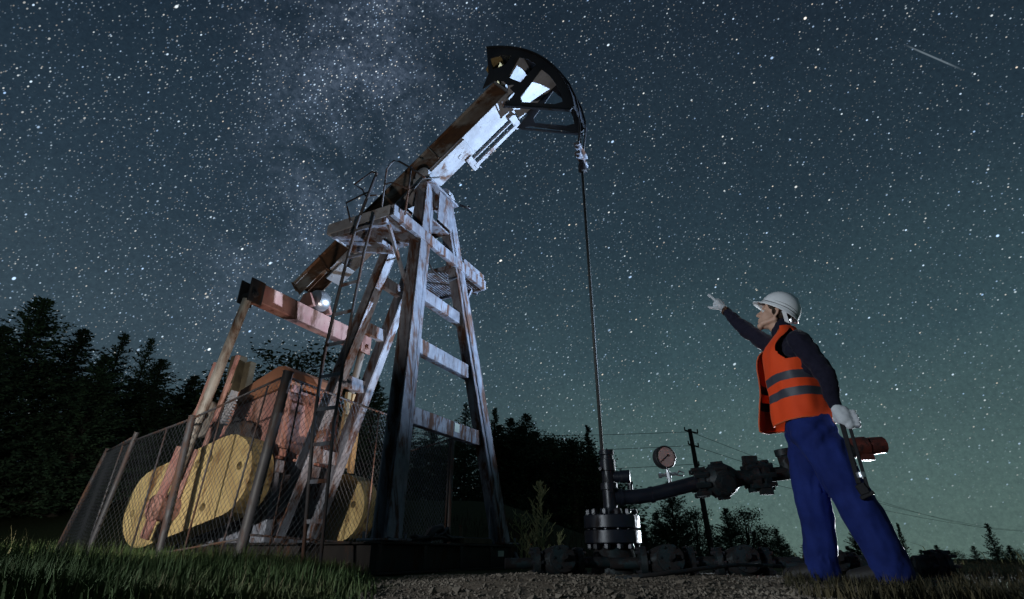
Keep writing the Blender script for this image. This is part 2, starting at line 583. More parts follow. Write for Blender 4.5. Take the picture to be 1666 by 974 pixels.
# front legs: channels with the web inwards, open outwards
for s in (-1, 1):
    mb = MB()
    p0, p1 = leg_point(0.40, s), leg_point(4.62, s)
    d = (p1 - p0).normalized()
    yv = V((0, 1, 0))
    nrm = yv.cross(d).normalized() * 1.0     # roughly local +x
    if nrm.x < 0: nrm = -nrm
    # box() side axis = d x up ; take up = nrm so side is along y
    side = d.cross(nrm).normalized()
    k = 1 if side.y > 0 else -1
    wv, dv, t = 0.15, 0.17, 0.016
    mb.box(p0, p1, t, dv, nrm, (-s * k * (wv / 2 - t / 2), 0))                  # web (inner side)
    mb.box(p0, p1, wv - t, t, nrm, (s * k * t / 2, dv / 2 - t / 2))             # front flange
    mb.box(p0, p1, wv - t, t, nrm, (s * k * t / 2, -dv / 2 + t / 2))            # rear flange
    mb.box(p0, p1, 0.055, 0.02, nrm, (-s * k * (wv / 2 + 0.0295), dv / 2 - 0.022))  # angle along the inner edge
    mb.build('leg', M['leg'], pj, bevel=0.004)
    g = MB()
    base = leg_point(0.395, s)
    g.cube((base.x, base.y, 0.4025), (0.30, 0.34, 0.018))
    for yy in (-0.13, 0.13):
        for xx in (-0.11, 0.11):
            g.tube([(base.x + xx, base.y + yy, 0.412), (base.x + xx, base.y + yy, 0.462)], 0.013, 6)
    # stiffening gussets either side of the foot
    for q, w in ((-s, 0.15),):
        yb = base.y + q * 0.085
        g.plate([(0, 0), (q * w, 0), (q * w, 0.03), (q * 0.085, 0.36), (q * 0.07, 0.36)], [], lambda a, b, c, yb=yb: V((base.x - 0.02 - 0.118 * b + c, yb + a, 0.414 + b)), 0.014)
    g.build('foot_plate', M['leg'] if s < 0 else M['leg'], pj, bevel=0.003)
# rear legs
for s in (-1, 1):
    mb = MB()
    p0, p1 = rleg_point(0.40, s), rleg_point(4.35, s)
    d = (p1 - p0).normalized()
    nrm = V((0, 1, 0)).cross(d).normalized()
    if nrm.x < 0: nrm = -nrm
    side = d.cross(nrm).normalized()
    k = 1 if side.y > 0 else -1
    wv, dv, t = 0.13, 0.15, 0.014
    mb.box(p0, p1, t, dv, nrm, (-s * k * (wv / 2 - t / 2), 0))
    mb.box(p0, p1, wv - t, t, nrm, (s * k * t / 2, dv / 2 - t / 2))
    mb.box(p0, p1, wv - t, t, nrm, (s * k * t / 2, -dv / 2 + t / 2))
    mb.build('leg', M['leg'], pj, bevel=0.004)
# front cross bars (channels)
for zt, h in ((1.52, 0.165), (2.30, 0.165), (2.97, 0.15)):
    a, b_ = leg_point(zt, -1), leg_point(zt, 1)
    x = a.x + 0.02
    mb = MB()
    ya, yb = a.y + 0.078, b_.y - 0.078
    mb.box((x, ya, zt), (x, yb, zt), 0.016, h)
    mb.box((x - 0.045, ya, zt - h / 2 + 0.008), (x - 0.045, yb, zt - h / 2 + 0.008), 0.074, 0.016)
    mb.box((x - 0.045, ya, zt + h / 2 - 0.008), (x - 0.045, yb, zt + h / 2 - 0.008), 0.074, 0.016)
    o = mb.build('cross_bar', M['leg'], pj, bevel=0.004)
    if zt < 1.6:
        lp = MB(); lp.cube((x + 0.0115, 0.16, zt + 0.02), (0.005, 0.10, 0.095)); lp.build('label_plate', M['label'], o)
# rear cross bars
for zt in (1.33, 2.18, 2.83, 3.42):
    a = rleg_point(zt, 1)
    mb = MB()
    mb.box((a.x + 0.02, -0.183, zt), (a.x + 0.02, 0.183, zt), 0.016, 0.15)
    mb.box((a.x - 0.02, -0.183, zt - 0.067), (a.x - 0.02, 0.183, zt - 0.067), 0.062, 0.014)
    mb.build('cross_bar', M['leg'], pj, bevel=0.003)
# tower head
mb = MB()
mb.cube((0.02, 0, 4.645), (0.36, 0.66, 0.03))
mb.cube((0.205, 0.02, 4.36), (0.014, 0.34, 0.44))
mb.cube((0.02, -0.205, 4.33), (0.16, 0.014, 0.40))
mb.cube((0.02, 0.205, 4.33), (0.16, 0.014, 0.40))
mb.cube((0.02, 0, 4.12), (0.30, 0.38, 0.02))
for y in (-0.22, 0.22):
    mb.box((0.11, y, 4.66), (0.11, y, 4.72), 0.10, 0.05)
mb.build('tower_cap', M['leg'], pj, bevel=0.004)
mb = MB()
for y in (-0.25, 0.25):
    mb.lathe((0.02, y - 0.07, 4.80), (0, 1, 0), [(0, 0.07), (0.01, 0.105), (0.13, 0.105), (0.14, 0.07)], 20)
    mb.cube((0.02, y, 4.71), (0.26, 0.12, 0.10))
    for xx in (-0.1, 0.1):
        mb.tube([(0.02 + xx, y, 4.75), (0.02 + xx, y, 4.81)], 0.016, 6)
mb.tube([(0.02, -0.34, 4.80), (0.02, 0.34, 4.80)], 0.045, 14)
mb.build('saddle_bearing', M['headin'], pj, auto=True)

# walking beam
BA = R(36.4)
bd = V((math.cos(BA), 0, math.sin(BA)))
bn = V((-math.sin(BA), 0, math.cos(BA)))
BC = V((0, 0, 5.175))


def bpt(s, y=0, n=0):
    return BC + bd * s + bn * n + V((0, y, 0))


H = 0.375
mb = MB()
for y in (-0.12, 0.12):
    mb.box(bpt(-2.10, y), bpt(1.36, y), 0.016, H - 0.04, bn)
mb.box(bpt(-2.62, 0, H / 2 - 0.01), bpt(1.36, 0, H / 2 - 0.01), 0.33, 0.02, bn)
for y in (-0.12, 0.12):
    mb.box(bpt(-2.62, y, 0.05), bpt(-2.10, y, 0.05), 0.012, H - 0.16, bn)
for s, n0, n1 in ((-2.60, -0.03, 0.165), (-2.05, -0.165, 0.165), (0.10, -0.165, 0.165)):
    for sd in (-1, 1):
        mb.box(bpt(s, sd * 0.165, n0), bpt(s, sd * 0.165, n1), 0.07, 0.014, bd)
mb.build('beam', M['rustbeam'], pj, bevel=0.003)
mb = MB()
mb.box(bpt(-2.02, 0, -H / 2 + 0.01), bpt(1.36, 0, -H / 2 + 0.01), 0.34, 0.02, bn)
mb.box(bpt(-0.42, 0, -H / 2 - 0.013), bpt(0.52, 0, -H / 2 - 0.013), 0.30, 0.022, bn)
mb.build('beam_flange', M['beam'], pj, bevel=0.003)
# tray with a bar slung beside the beam
mb = MB()
mb.box(bpt(0.40, 0.31, -0.225), bpt(1.20, 0.31, -0.225), 0.06, 0.03, bn)
mb.box(bpt(0.40, 0.215, -0.20), bpt(1.20, 0.215, -0.20), 0.02, 0.04, bn)
for s in (0.40, 1.22):
    mb.box(bpt(s, 0.12, -0.213), bpt(s, 0.37, -0.213), 0.10, 0.045, bn)
    mb.tube([bpt(s + .05, 0.36, -0.24), bpt(s + .05, 0.40, -0.24)], 0.011, 6)
mb.box(bpt(0.30, 0.02, -0.205), bpt(0.36, 0.02, -0.205), 0.06, 0.03, bn)
mb.build('beam_bracket', M['beam'], pj, bevel=0.003)

# horsehead
HC = V((0.2, 0, 5.0))
HR = 1.915


def hp(deg, r):
    return (HC.x + r * math.cos(R(deg)), HC.z + r * math.sin(R(deg)))


outer = [hp(a, HR) for a in [4 + i * (65.0 / 28) for i in range(29)]]
outer += [(0.93, 6.28), (0.84, 6.04), (1.03, 6.10), (1.16, 6.03), (1.33, 5.72), (1.16, 5.55), (1.40, 5.48), (2.05, 5.10)]
holes = [
    [hp(64.5, 1.74), hp(58, 1.80), hp(53, 1.80), hp(53.0, 1.66), hp(60.0, 1.52), (1.0, 6.30)],
    [hp(48.5, 1.81), hp(42, 1.82), hp(37.0, 1.81), hp(36.0, 1.50), hp(46, 1.48)],
    [hp(32.8, 1.80), hp(26, 1.81), hp(19, 1.81), hp(13, 1.81), hp(9.0, 1.80), hp(9.8, 1.70), hp(23, 1.34), hp(27, 1.36)],
]
hh = MB()
for y in (-0.205, 0.205):
    hh.plate(outer, holes, lambda a, b, c, y=y: V((a, y + c, b)), 0.016)
horsehead = hh.build('horsehead', M['head'], pj, bevel=0.002)
mb = MB()     # curved face plate
prev = None
A = []
for i in range(29):
    a = 3.5 + i * (65.5 / 28)
    pts = []
    for r in (HR + 0.004, HR + 0.020):
        x, z = hp(a, r)
        for y in (-0.235, 0.235):
            pts.append(mb.bm.verts.new(V((x, y, z))))
    A.append(pts)
for p, q in zip(A, A[1:]):
    mb._face([p[0], p[1], q[1], q[0]]); mb._face([p[2], q[2], q[3], p[3]])
    mb._face([p[0], q[0], q[2], p[2]]); mb._face([p[1], p[3], q[3], q[1]])
mb._face([A[0][0], A[0][2], A[0][3], A[0][1]]); mb._face([A[-1][0], A[-1][1], A[-1][3], A[-1][2]])
mb.build('face_plate', M['head'], horsehead)
mb = MB()     # bottom rails of the head
for y in (-0.225, 0.225):
    mb.box((1.20, y, 5.545), (2.08, y, 5.08), 0.04, 0.014, (0.47, 0, 0.88))
mb.build('lower_edge', M['head'], horsehead, bevel=0.002)
for k, (a, r0, r1) in enumerate(((50.7, 1.42, 1.90), (34.3, 1.22, 1.90), (64, 1.55, 1.9))):
    mb = MB()
    x0, z0 = hp(a, r0); x1, z1 = hp(a, r1)
    mb.box((x0, 0, z0), (x1, 0, z1), 0.39, 0.012, (-math.sin(R(a)), 0, math.cos(R(a))))
    mb.build('divider', M['yin'] if k == 2 else M['headin'], horsehead)
mb = MB()
mb.lathe((1.02, -0.12, 6.34), (0, 1, 0), [(0, 0.05), (0.24, 0.05)], 14)
mb.box((1.12, -0.19, 6.3), (1.12, 0.19, 6.3), 0.20, 0.012, (0.4, 0, 1))
mb.build('hanger_pin', M['yin'], horsehead)
mb = MB()      # clamp plates joining the head to the beam
mb.box(bpt(1.375, -0.19, 0), bpt(1.375, 0.19, 0), 0.016, 0.40, bn)
mb.box(bpt(1.38, -0.20, -0.19), bpt(1.62, -0.06, -0.27), 0.12, 0.02, bn)
mb.build('head_clamp', M['headin'], pj, bevel=0.002)

# platform left + right + front rail
PZ = 3.75
mb = MB()
mb.plate([(0.13, -1.0), (0.13, -0.36), (-0.28, -0.36), (-0.72, -0.62), (-0.72, -1.0)], [[(-0.10, -0.62), (-0.10, -0.44), (-0.26, -0.44), (-0.34, -0.62)]], lambda a, b, c: V((a, b, PZ - 0.04 + c)), 0.014)
mb.box((-0.26, -0.98, PZ - 0.075), (-0.26, -0.40, PZ - 0.075), 0.05, 0.055)
mb.box((-0.70, -0.95, PZ - 0.075), (0.10, -0.95, PZ - 0.075), 0.05, 0.055)
mb.box((-0.70, -0.63, PZ - 0.08), (-0.26, -0.37, PZ - 0.08), 0.04, 0.06)
plat = mb.build('platform', M['leg'], pj, bevel=0.003)
mb = MB()
mb.box((-0.73, -1.012, PZ + 0.0), (0.172, -1.012, PZ + 0.0), 0.014, 0.14)
mb.box((-0.733, -1.02, PZ - 0.005), (-0.733, -0.60, PZ - 0.005), 0.014, 0.12)
mb.build('toe_board', M['beam'], plat, bevel=0.003)
mb = MB()
mb.channel((0.22, -1.03, PZ - 0.02), (0.22, 1.06, PZ - 0.02), 0.06, 0.14, t=0.014, open_side=-1)
mb.box((0.20, 0.52, PZ + 0.10), (0.20, 1.08, PZ + 0.10), 0.012, 0.13)
mb.build('front_rail', M['leg'], pj, bevel=0.003)
mb = MB()
for i in range(19):
    y = 0.36 + i * 0.0385
    mb.box((-0.60, y, PZ - 0.045), (0.18, y, PZ - 0.045), 0.006, 0.016)
for i in range(21):
    x = -0.60 + i * 0.0385
    mb.box((x, 0.34, PZ - 0.056), (x, 1.06, PZ - 0.056), 0.006, 0.006)
mb.build('grating', M['leg'], pj)
mb = MB()
mb.box((-0.62, 1.065, PZ - 0.045), (0.18, 1.065, PZ - 0.045), 0.03, 0.07)
mb.box((-0.62, 0.33, PZ - 0.045), (0.18, 0.33, PZ - 0.045), 0.025, 0.05)
mb.box((-0.63, 0.33, PZ - 0.045), (-0.63, 1.08, PZ - 0.045), 0.025, 0.05)
mb.box((-0.5, 0.97, PZ - 0.09), (-0.1, 0.30, PZ - 0.55), 0.04, 0.04)
mb.box((0.0, 1.1, PZ - 0.02), (0.06, 1.16, PZ - 0.05), 0.05, 0.06)
mb.build('grating_frame', M['leg'], pj, bevel=0.002)
# diagonal braces to the platform
for s_, y_ in ((1, 0.94), (-1, -0.90)):
    mb = MB()
    mb.box((0.08, y_, PZ - 0.1), leg_point(3.05, s_) + V((-0.10, s_ * 0.02, 0)), 0.035, 0.035)
    mb.build('brace', M['leg'], pj)

# ladder
lad_l = [(-0.18, -1.16, 0.16), (-0.34, -1.13, 1.38), (-0.365, -1.12, 2.04), (-0.31, -1.12, 2.63), (-0.24, -1.12, 3.22), (-0.18, -1.12, 3.61), (0.01, -1.12, 4.24)]
lad_r = [(0.01, -1.16, 0.20), (-0.09, -1.13, 1.38), (-0.085, -1.12, 2.04), (-0.06, -1.12, 2.63), (-0.015, -1.12, 3.22), (0.05, -1.12, 3.65)]


def interp(pl, z):
    for a, b_ in zip(pl, pl[1:]):
        if a[2] <= z <= b_[2]:
            t = (z - a[2]) / (b_[2] - a[2])
            return V(a).lerp(V(b_), t)
    return V(pl[-1])


mb = MB()
mb.tube(lad_l, 0.017, 8)
mb.tube(lad_r, 0.015, 8)
lad = mb.build('ladder', M['dark'], pj, smooth=True)
lad.data.materials[0] = M['post']
for i in range(10):
    z = 0.55 + i * 0.33
    a, b_ = interp(lad_l, z), interp(lad_r, z)
    mb = MB()
    mb.box(a, b_, 0.012, 0.035)
    mb.build('rung', M['leg'], lad)
# hand rails and cage hoops
for pts, r in (
    ([(0.01, -1.12, 4.24), (-0.23, -0.95, 4.47), (-0.54, -0.9, 4.42), (-0.39, -0.9, 4.29), (-0.33, -0.9, 4.18), (-0.10, -0.95, 4.08)], 0.011),
    ([(-0.06, -1.12, 4.0), (-0.33, -0.92, 4.20), (-0.63, -0.9, 4.17), (-0.60, -0.9, 4.10), (-0.30, -1.1, 3.68)], 0.011),
    ([(-0.01, -0.95, 3.70), (-0.03, -0.92, 4.45), (0.0, -0.90, 4.54), (0.05, -0.9, 4.57), (0.13, -0.9, 4.53), (0.31, -0.9, 4.37), (0.53, -0.9, 4.15)], 0.012),
    ([(-0.02, -0.93, 4.22), (0.03, -0.9, 4.25), (0.08, -0.9, 4.23), (0.33, -0.9, 4.05)], 0.010),
    ([(0.30, -0.90, 3.72), (0.32, -0.90, 4.38)], 0.011)):
    mb = MB()
    mb.tube(pts, r, 8)
    mb.build('handrail', M['post'], pj, smooth=True)
# loose cables round the saddle
for pts, r in (
    ([(0.3, -0.3, 4.66), (0.12, -0.42, 4.62), (-0.02, -0.46, 4.40), (-0.12, -0.5, 4.15), (-0.1, -0.6, 3.9)], 0.011),
    ([(0.22, 0.33, 4.655), (0.34, 0.40, 4.60), (0.30, 0.42, 4.66)], 0.016),
    ([(0.25, 0.30, 3.5), (0.22, 0.12, 3.36), (0.16, -0.1, 3.42), (0.12, -0.25, 3.6)], 0.010)):
    mb = MB()
    mb.tube(pts, r, 6)
    mb.build('hose', M['cable'], pj, smooth=True)

# equalizer + tail bearing
mb = MB()
mb.box((-1.86, -0.96, 3.19), (-1.86, 0.96, 3.19), 0.16, 0.25)
eq = mb.build('equalizer', M['pink'], pj, bevel=0.008)
for s in (-1, 1):
    mb = MB()
    for xx in (-0.088, 0.088):
        mb.cube((-1.86 + xx, s * 1.0, 3.17), (0.02, 0.20, 0.30))
    mb.lathe((-1.99, s * 1.02, 3.12), (1, 0, 0), [(0, 0.045), (0.24, 0.045), (0.25, 0.03), (0.275, 0.03)], 14)
    mb.build('end_lug', M['dark'] if s < 0 else M['pink'], eq, bevel=0.004)
mb = MB()
mb.lathe((-1.80, -0.10, 3.47), (0, 1, 0), [(0, 0.06), (0.012, 0.13), (0.06, 0.15), (0.14, 0.15), (0.188, 0.13), (0.2, 0.06)], 22)
mb.build('tail_bearing', M['steel'], pj, auto=True)
mb = MB()
for y in (-0.16, 0.16):
    mb.plate([(-0.16, 0.005), (0.16, 0.005), (0.06, 0.22), (-0.06, 0.22)], [], lambda a, b, c, y=y: V((-1.86 + a, y + c, 3.312 + b)), 0.05)
mb.build('bearing_lug', M['pink'], pj, bevel=0.004)
mb = MB()
mb.box(bpt(-2.15, 0, -0.215), bpt(-1.85, 0, -0.215), 0.26, 0.03, bn)
mb.bolts(bpt(-2.0, 0, -0.20), bn, 0.11, 4, 0.018, 0.07, 0.78)
mb.build('bearing_seat', M['steel'], pj, bevel=0.003)

# gearbox, cranks, pitmans, counterweights
SH = V((-2.0, 0, 1.55))
mb = MB()
prof = [(-2.75, 1.26), (-1.57, 1.26), (-1.55, 1.40), (-1.55, 1.95), (-1.62, 2.12), (-2.7, 1.9)]
mb.plate(prof, [], lambda a, b, c: V((a, c, b)), 0.88)
gb = mb.build('gearbox', M['pink'], pj, bevel=0.02)
mb = MB()
prof = [(-2.74, 1.905), (-1.66, 2.125), (-1.545, 2.13), (-1.56, 2.23), (-1.61, 2.32), (-1.70, 2.385), (-1.82, 2.395), (-2.70, 2.06)]
mb.plate(prof, [], lambda a, b, c: V((a, c, b)), 0.94)
mb.build('cover', M['orange'], gb, bevel=0.03)
mb = MB()
mb.cube((-1.545, -0.36, 2.10), (0.05, 0.09, 0.06))
mb.cube((-1.545, 0.1, 2.10), (0.05, 0.09, 0.06))
mb.box((-1.535, -0.44, 2.06), (-1.535, 0.44, 2.06), 0.03, 0.03)
mb.box((-1.55, -0.452, 1.34), (-1.55, 0.452, 1.34), 0.05, 0.08)
mb.bolts((-1.53, 0, 1.65), (1, 0, 0), 0.30, 10, 0.016, 0.05)
mb.build('bolt', M['pink'], gb)
mb = MB()
mb.cube((-2.15, 0, 1.19), (1.26, 0.94, 0.13))
mb.cube((-2.15, -0.35, 0.76), (1.15, 0.12, 0.74))
mb.cube((-2.15, 0.35, 0.76), (1.15, 0.12, 0.74))
mb.cube((-2.15, 0, 0.43), (1.25, 0.9, 0.05))
mb.build('pedestal', M['leg'], pj, bevel=0.006)
cdv = V((-0.36, 0, -0.933))
for s in (-1, 1):
    mb = MB()
    y = s * 0.66
    p0, p1 = SH - cdv * 0.16, SH + cdv * 1.12
    mb.box(V((p0.x, y, p0.z)), V((p1.x, y, p1.z)), 0.10, 0.24, (0.933, 0, -0.36))
    mb.lathe((SH.x, s * 0.44, SH.z), (0, s, 0), [(0, 0.13), (0.30, 0.13), (0.31, 0.09), (0.33, 0.09)], 20)
    pin = SH + cdv * 0.88
    mb.lathe((pin.x, s * 0.6, pin.z), (0, s, 0), [(0, 0.06), (0.60, 0.06)], 14)
    crank = mb.build('crank', M['dark'], pj, bevel=0.004)
    # slab counterweight: stadium with flat long sides, round cored pockets
    tw = R(14) if s < 0 else R(3)
    ax = V((math.cos(tw), 0, math.sin(tw)))
    ay = V((-math.sin(tw), 0, math.cos(tw)))
    c0 = V((-2.20, s * 0.86, 0.90 if s < 0 else 0.80))
    n_ = 14
    half, rad = 0.57, 0.41
    st = [(half + rad * math.cos(R(-90 + 180 * i / n_)), rad * math.sin(R(-90 + 180 * i / n_))) for i in range(n_ + 1)]
    st += [(-half + rad * math.cos(R(90 + 180 * i / n_)), rad * math.sin(R(90 + 180 * i / n_))) for i in range(n_ + 1)]
    mb = MB()
    hl = []
    for hx, hy in ((0.80, 0.02), (-0.83, 0.0), (0.36, 0.24), (0.16, 0.235), (0.30, -0.25), (-0.35, -0.22)):
        hl.append([(hx + 0.042 * math.cos(R(36 * i)), hy + 0.042 * math.sin(R(36 * i))) for i in range(10)])
    vx = V((0.36, 0, -0.933)) * -1
    mb.plate(st, hl, lambda a, b, c, c0=c0, ax=ax, ay=ay: c0 + ax * a + ay * b + V((0, c, 0)), 0.28)
    mb.build('counterweight', M['yellow'], crank, bevel=0.025)
    # pitman
    mb = MB()
    top = V((-1.86, s * 1.03, 3.10))
    bot = V((pin.x, s * 1.10, pin.z))
    d = (bot - top).normalized()
    mb.tube([top + d * 0.03, bot - d * 0.30], 0.052, 14)
    pit = mb.build('pitman_arm', M['pipe'], pj, auto=True)
    mb = MB()
    for yy in (-0.075, 0.075):
        mb.box(bot - d * 0.62 + V((0, yy, 0)), bot + d * 0.30 + V((0, yy, 0)), 0.02, 0.15, (1, 0, 0))
    mb.lathe((bot.x, bot.y - 0.13, bot.z), (0, 1, 0), [(0, 0.10), (0.02, 0.13), (0.24, 0.13), (0.26, 0.10)], 18)
    mb.build('wrist_pin', M['pink'] if s < 0 else M['dark'], pit, bevel=0.003)
# brake rods and guard irons beside the near pitman
mb = MB()
mb.box((-2.28, -0.95, 2.36), (-2.62, -0.95, 0.75), 0.03, 0.05, (1, 0, 0))
mb.box((-1.98, -0.90, 2.42), (-2.34, -0.90, 0.70), 0.03, 0.06, (1, 0, 0))
mb.box((-2.06, -0.86, 2.10), (-2.40, -0.86, 0.70), 0.02, 0.04, (1, 0, 0))
mb.build('guard_bar', M['pink'], pj, bevel=0.003)
mb = MB()
mb.box((-3.18, -0.02, 2.86), (-3.18, -0.02, 0.4), 0.15, 0.17, (1, 0, 0))
mb.box((-2.98, 0.03, 2.76), (-2.98, 0.03, 0.4), 0.10, 0.12, (1, 0, 0))
mb.build('belt_guard', M['timber'], pj, bevel=0.006)
mb = MB()
for i in range(10):
    mb.cube((-2.06 - 0.022 * i * 0.4, -0.80, 1.95 - i * 0.034), (0.10, 0.10, 0.018))
for i in range(8):
    mb.cube((-2.20 - 0.01 * i, -0.80, 1.40 - i * 0.032), (0.10, 0.10, 0.018))
mb.box((-2.03, -0.80, 2.02), (-2.32, -0.80, 1.12), 0.06, 0.06, (1, 0, 0))
mb.build('ribbed_motor_guard', M['headin'], pj)
mb = MB()
ring_o = [(0.26 * math.cos(R(15 * i)), 0.26 * math.sin(R(15 * i))) for i in range(24)]
ring_h = [(0.06 + 0.07 * math.cos(R(30 * i)), 0.05 * math.sin(R(30 * i)) + 0.03) for i in range(12)]
mb.plate(ring_o, [ring_h], lambda a, b, c: V((-3.55 + a, -0.08 + c, 1.99 + b)), 0.06)
mb.build('drive_pulley', M['pipe'], pj)
mb = MB()
mb.lathe((-3.35, -0.30, 1.0), (0, 1, 0), [(0, 0.12), (0.02, 0.2), (0.5, 0.2), (0.55, 0.1)], 20)
mb.cube((-3.3, 0, 0.6), (0.7, 0.7, 0.4))
mb.build('motor', M['dark'], pj)
# cream control plates standing behind the rear legs
mb = MB()
mb.cube((-1.42, 0.40, 1.75), (0.05, 0.07, 0.95))
mb.cube((-1.42, 0.50, 1.75), (0.05, 0.07, 0.95))
mb.cube((-1.42, 0.62, 1.70), (0.05, 0.08, 0.95))
mb.build('guard_plate', M['cream'], pj, bevel=0.004)

# ------------------------------------------------------------------ polished rod and bridle
pr = empty('polished_rod', (0.82, 5.0, 0), PJ_ROT)
tag(pr, 'long thin polished rod hung by two bridle cables below the horsehead', 'rod')
for s in (-1, 1):
    mb = MB()
    pts = []
    for a in (44, 36, 28, 20, 12, 5):
        x, z = hp(a, HR + 0.038)
        pts.append((x - 2.1, s * 0.11, z))
    pts += [(0.045, s * 0.105, 5.0), (0.0, s * 0.075, 4.63)]
    mb.tube(pts, 0.014, 8)
    mb.build('bridle_cable', M['cable'], pr, smooth=True)
for z in (4.63, 4.50):
    mb = MB()
    mb.cube((0, 0, z), (0.07, 0.30, 0.045))
    for s in (-1, 1):
        mb.tube([(0, s * 0.10, z - 0.05), (0, s * 0.10, z + 0.05)], 0.02, 8)
        mb.tube([(0.04, s * 0.05, z), (-0.04, s * 0.05, z)], 0.016, 6)
    mb.build('carrier_bar', M['leg'], pr, bevel=0.004)
mb = MB()
mb.lathe((0, 0, 4.32), (0, 0, 1), [(0, 0.02), (0.01, 0.045), (0.10, 0.045), (0.12, 0.03), (0.17, 0.03)], 10)
mb.cube((0.0, 0.05, 4.38), (0.08, 0.05, 0.06))
mb.build('rod_clamp', M['dark'], pr, bevel=0.003)
mb = MB()
mb.tube([(0, 0, 1.05), (0, 0, 4.86)], 0.0165, 10)
mb.build('rod', M['rod'], pr, smooth=True)

# ------------------------------------------------------------------ wellhead
wh = empty('wellhead', (0.86, 5.0, 0.15))
tag(wh, 'dark bolted wellhead with stuffing box, pressure gauge and flow pipe', 'wellhead')
ox, oy, oz = 0.86, 5.0, 0.15


def W(x, y, z):
    return V((x - ox, y - oy, z - oz))


mb = MB(); mb.lathe(W(0.86, 5, 0.15), (0, 0, 1), [(0, 0.20), (0.17, 0.17), (0.22, 0.13)], 28)
mb.build('casing_head', M['valve'], wh, auto=True)
for z0 in (0.375, 0.492):
    mb = MB(); mb.lathe(W(0.86, 5, z0), (0, 0, 1), [(0, 0.225), (0.008, 0.238), (0.10, 0.238), (0.108, 0.225)], 48)
    mb.build('flange', M['flange'], wh, auto=True)
mb = MB()
mb.bolts(W(0.86, 5, 0.49), (0, 0, 1), 0.198, 12, 0.022, 0.31, 0.1)
mb.build('stud_ring', M['flange'], wh, bevel=0.002)
for z_ in (0.622, 0.357):
    mb = MB()
    mb.bolts(W(0.86, 5, z_), (0, 0, 1), 0.198, 12, 0.030, 0.034, 0.1)
    mb.build('nut_ring', M['flange'], wh, bevel=0.002)
mb = MB()
mb.lathe(W(0.86, 5, 0.605), (0, 0, 1), [(0, 0.10), (0.05, 0.09), (0.055, 0.062), (0.20, 0.062), (0.205, 0.075), (0.26, 0.075), (0.265, 0.056), (0.36, 0.056), (0.365, 0.07), (0.46, 0.07), (0.465, 0.056), (0.50, 0.056), (0.505, 0.066), (0.545, 0.066), (0.55, 0.03)], 24)
mb.lathe(W(0.90, 5.0, 0.92), (1, -0.25, 0), [(0, 0.045), (0.06, 0.045), (0.065, 0.055), (0.15, 0.055), (0.155, 0.03)], 16)
mb.tube([W(0.86, 4.95, 0.80), W(0.86, 4.91, 0.80)], 0.02, 8)
mb.tube([W(0.80, 4.96, 0.98), W(0.78, 4.93, 0.98)], 0.014, 8)
mb.build('stuffing_box', M['flange'], wh, auto=True)
mb = MB()
pp = [W(0.90, 5, 0.745), W(1.06, 5, 0.75), W(1.20, 5.0, 0.765), W(1.32, 4.98, 0.79), W(1.66, 4.93, 0.87)]
mb.tube(pp, 0.062, 18)
for a in (0.95, 1.22):
    mb.tube([W(a, 5, 0.7475 if a < 1 else 0.768), W(a + 0.025, 5, 0.7485 if a < 1 else 0.772)], 0.070, 18)
mb.tube([W(1.05, 5, 0.80), W(1.05, 5, 0.865)], 0.02, 8)
mb.tube([W(1.05, 5, 0.855), W(1.05, 5, 0.88)], 0.026, 6)
mb.build('flow_pipe', M['flange'], wh, smooth=False, auto=True)
# ball check valve + unions, running along (dx) to the right
fd = V((1, -0.08, 0.10)).normalized()
v0 = W(1.62, 4.935, 0.86)
mb = MB()
mb.lathe(v0, fd, [(0, 0.06), (0.005, 0.10), (0.05, 0.105), (0.055, 0.085), (0.09, 0.10), (0.14, 0.137), (0.20, 0.150), (0.26, 0.140), (0.32, 0.105), (0.36, 0.07), (0.42, 0.062), (0.50, 0.06)], 24)
mb.bolts(v0 + fd * 0.03, fd, 0.108, 8, 0.024, 0.12, 0.3)
mb.bolts(v0 + fd * 0.20, fd, 0.142, 9, 0.022, 0.10, 0.1)
mb.lathe(v0 + fd * 0.20, (0.1, -0.9, -0.25), [(0, 0.10), (0.13, 0.10), (0.135, 0.075), (0.165, 0.07), (0.17, 0.03)], 8)
mb.build('check_valve', M['valve'], wh, auto=True)
mb = MB()
v1 = v0 + fd * 0.47
mb.lathe(v1, fd, [(0, 0.06), (0.005, 0.115), (0.05, 0.12), (0.06, 0.10), (0.085, 0.10), (0.09, 0.125), (0.14, 0.115), (0.15, 0.07)], 16)
mb.bolts(v1 + fd * 0.07, fd, 0.108, 8, 0.022, 0.22, 0.1)
mb.cube(v1 + fd * 0.02 + V((0, 0, 0.14)), (0.12, 0.05, 0.07))
mb.cube(v1 + fd * 0.10 + V((0, -0.03, -0.13)), (0.10, 0.06, 0.06))
mb.build('union', M['valve'], wh, auto=True)
mb.__init__()
v2 = v1 + fd * 0.14
mb.tube([v2, v2 + fd * 0.40, W(2.96, 4.73, 1.11), W(3.05, 4.71, 1.125)], 0.058, 16)
tee = v2 + fd * 0.20
mb.lathe(tee, (-0.12, 0, 1), [(0, 0.06), (0.14, 0.06), (0.145, 0.07), (0.20, 0.07)], 16)
mb.build('outlet_pipe', M['valve'], wh, auto=True)
mb = MB()
mb.lathe(W(2.93, 4.72, 1.125), (1, -0.06, 0.08), [(0, 0.055), (0.004, 0.085), (0.12, 0.085), (0.125, 0.062), (0.14, 0.062), (0.145, 0.074), (0.27, 0.070), (0.275, 0.05)], 10)
mb.cube(W(3.02, 4.70, 1.04), (0.10, 0.07, 0.05))
mb.build('end_coupling', M['redfit'], wh, auto=True)
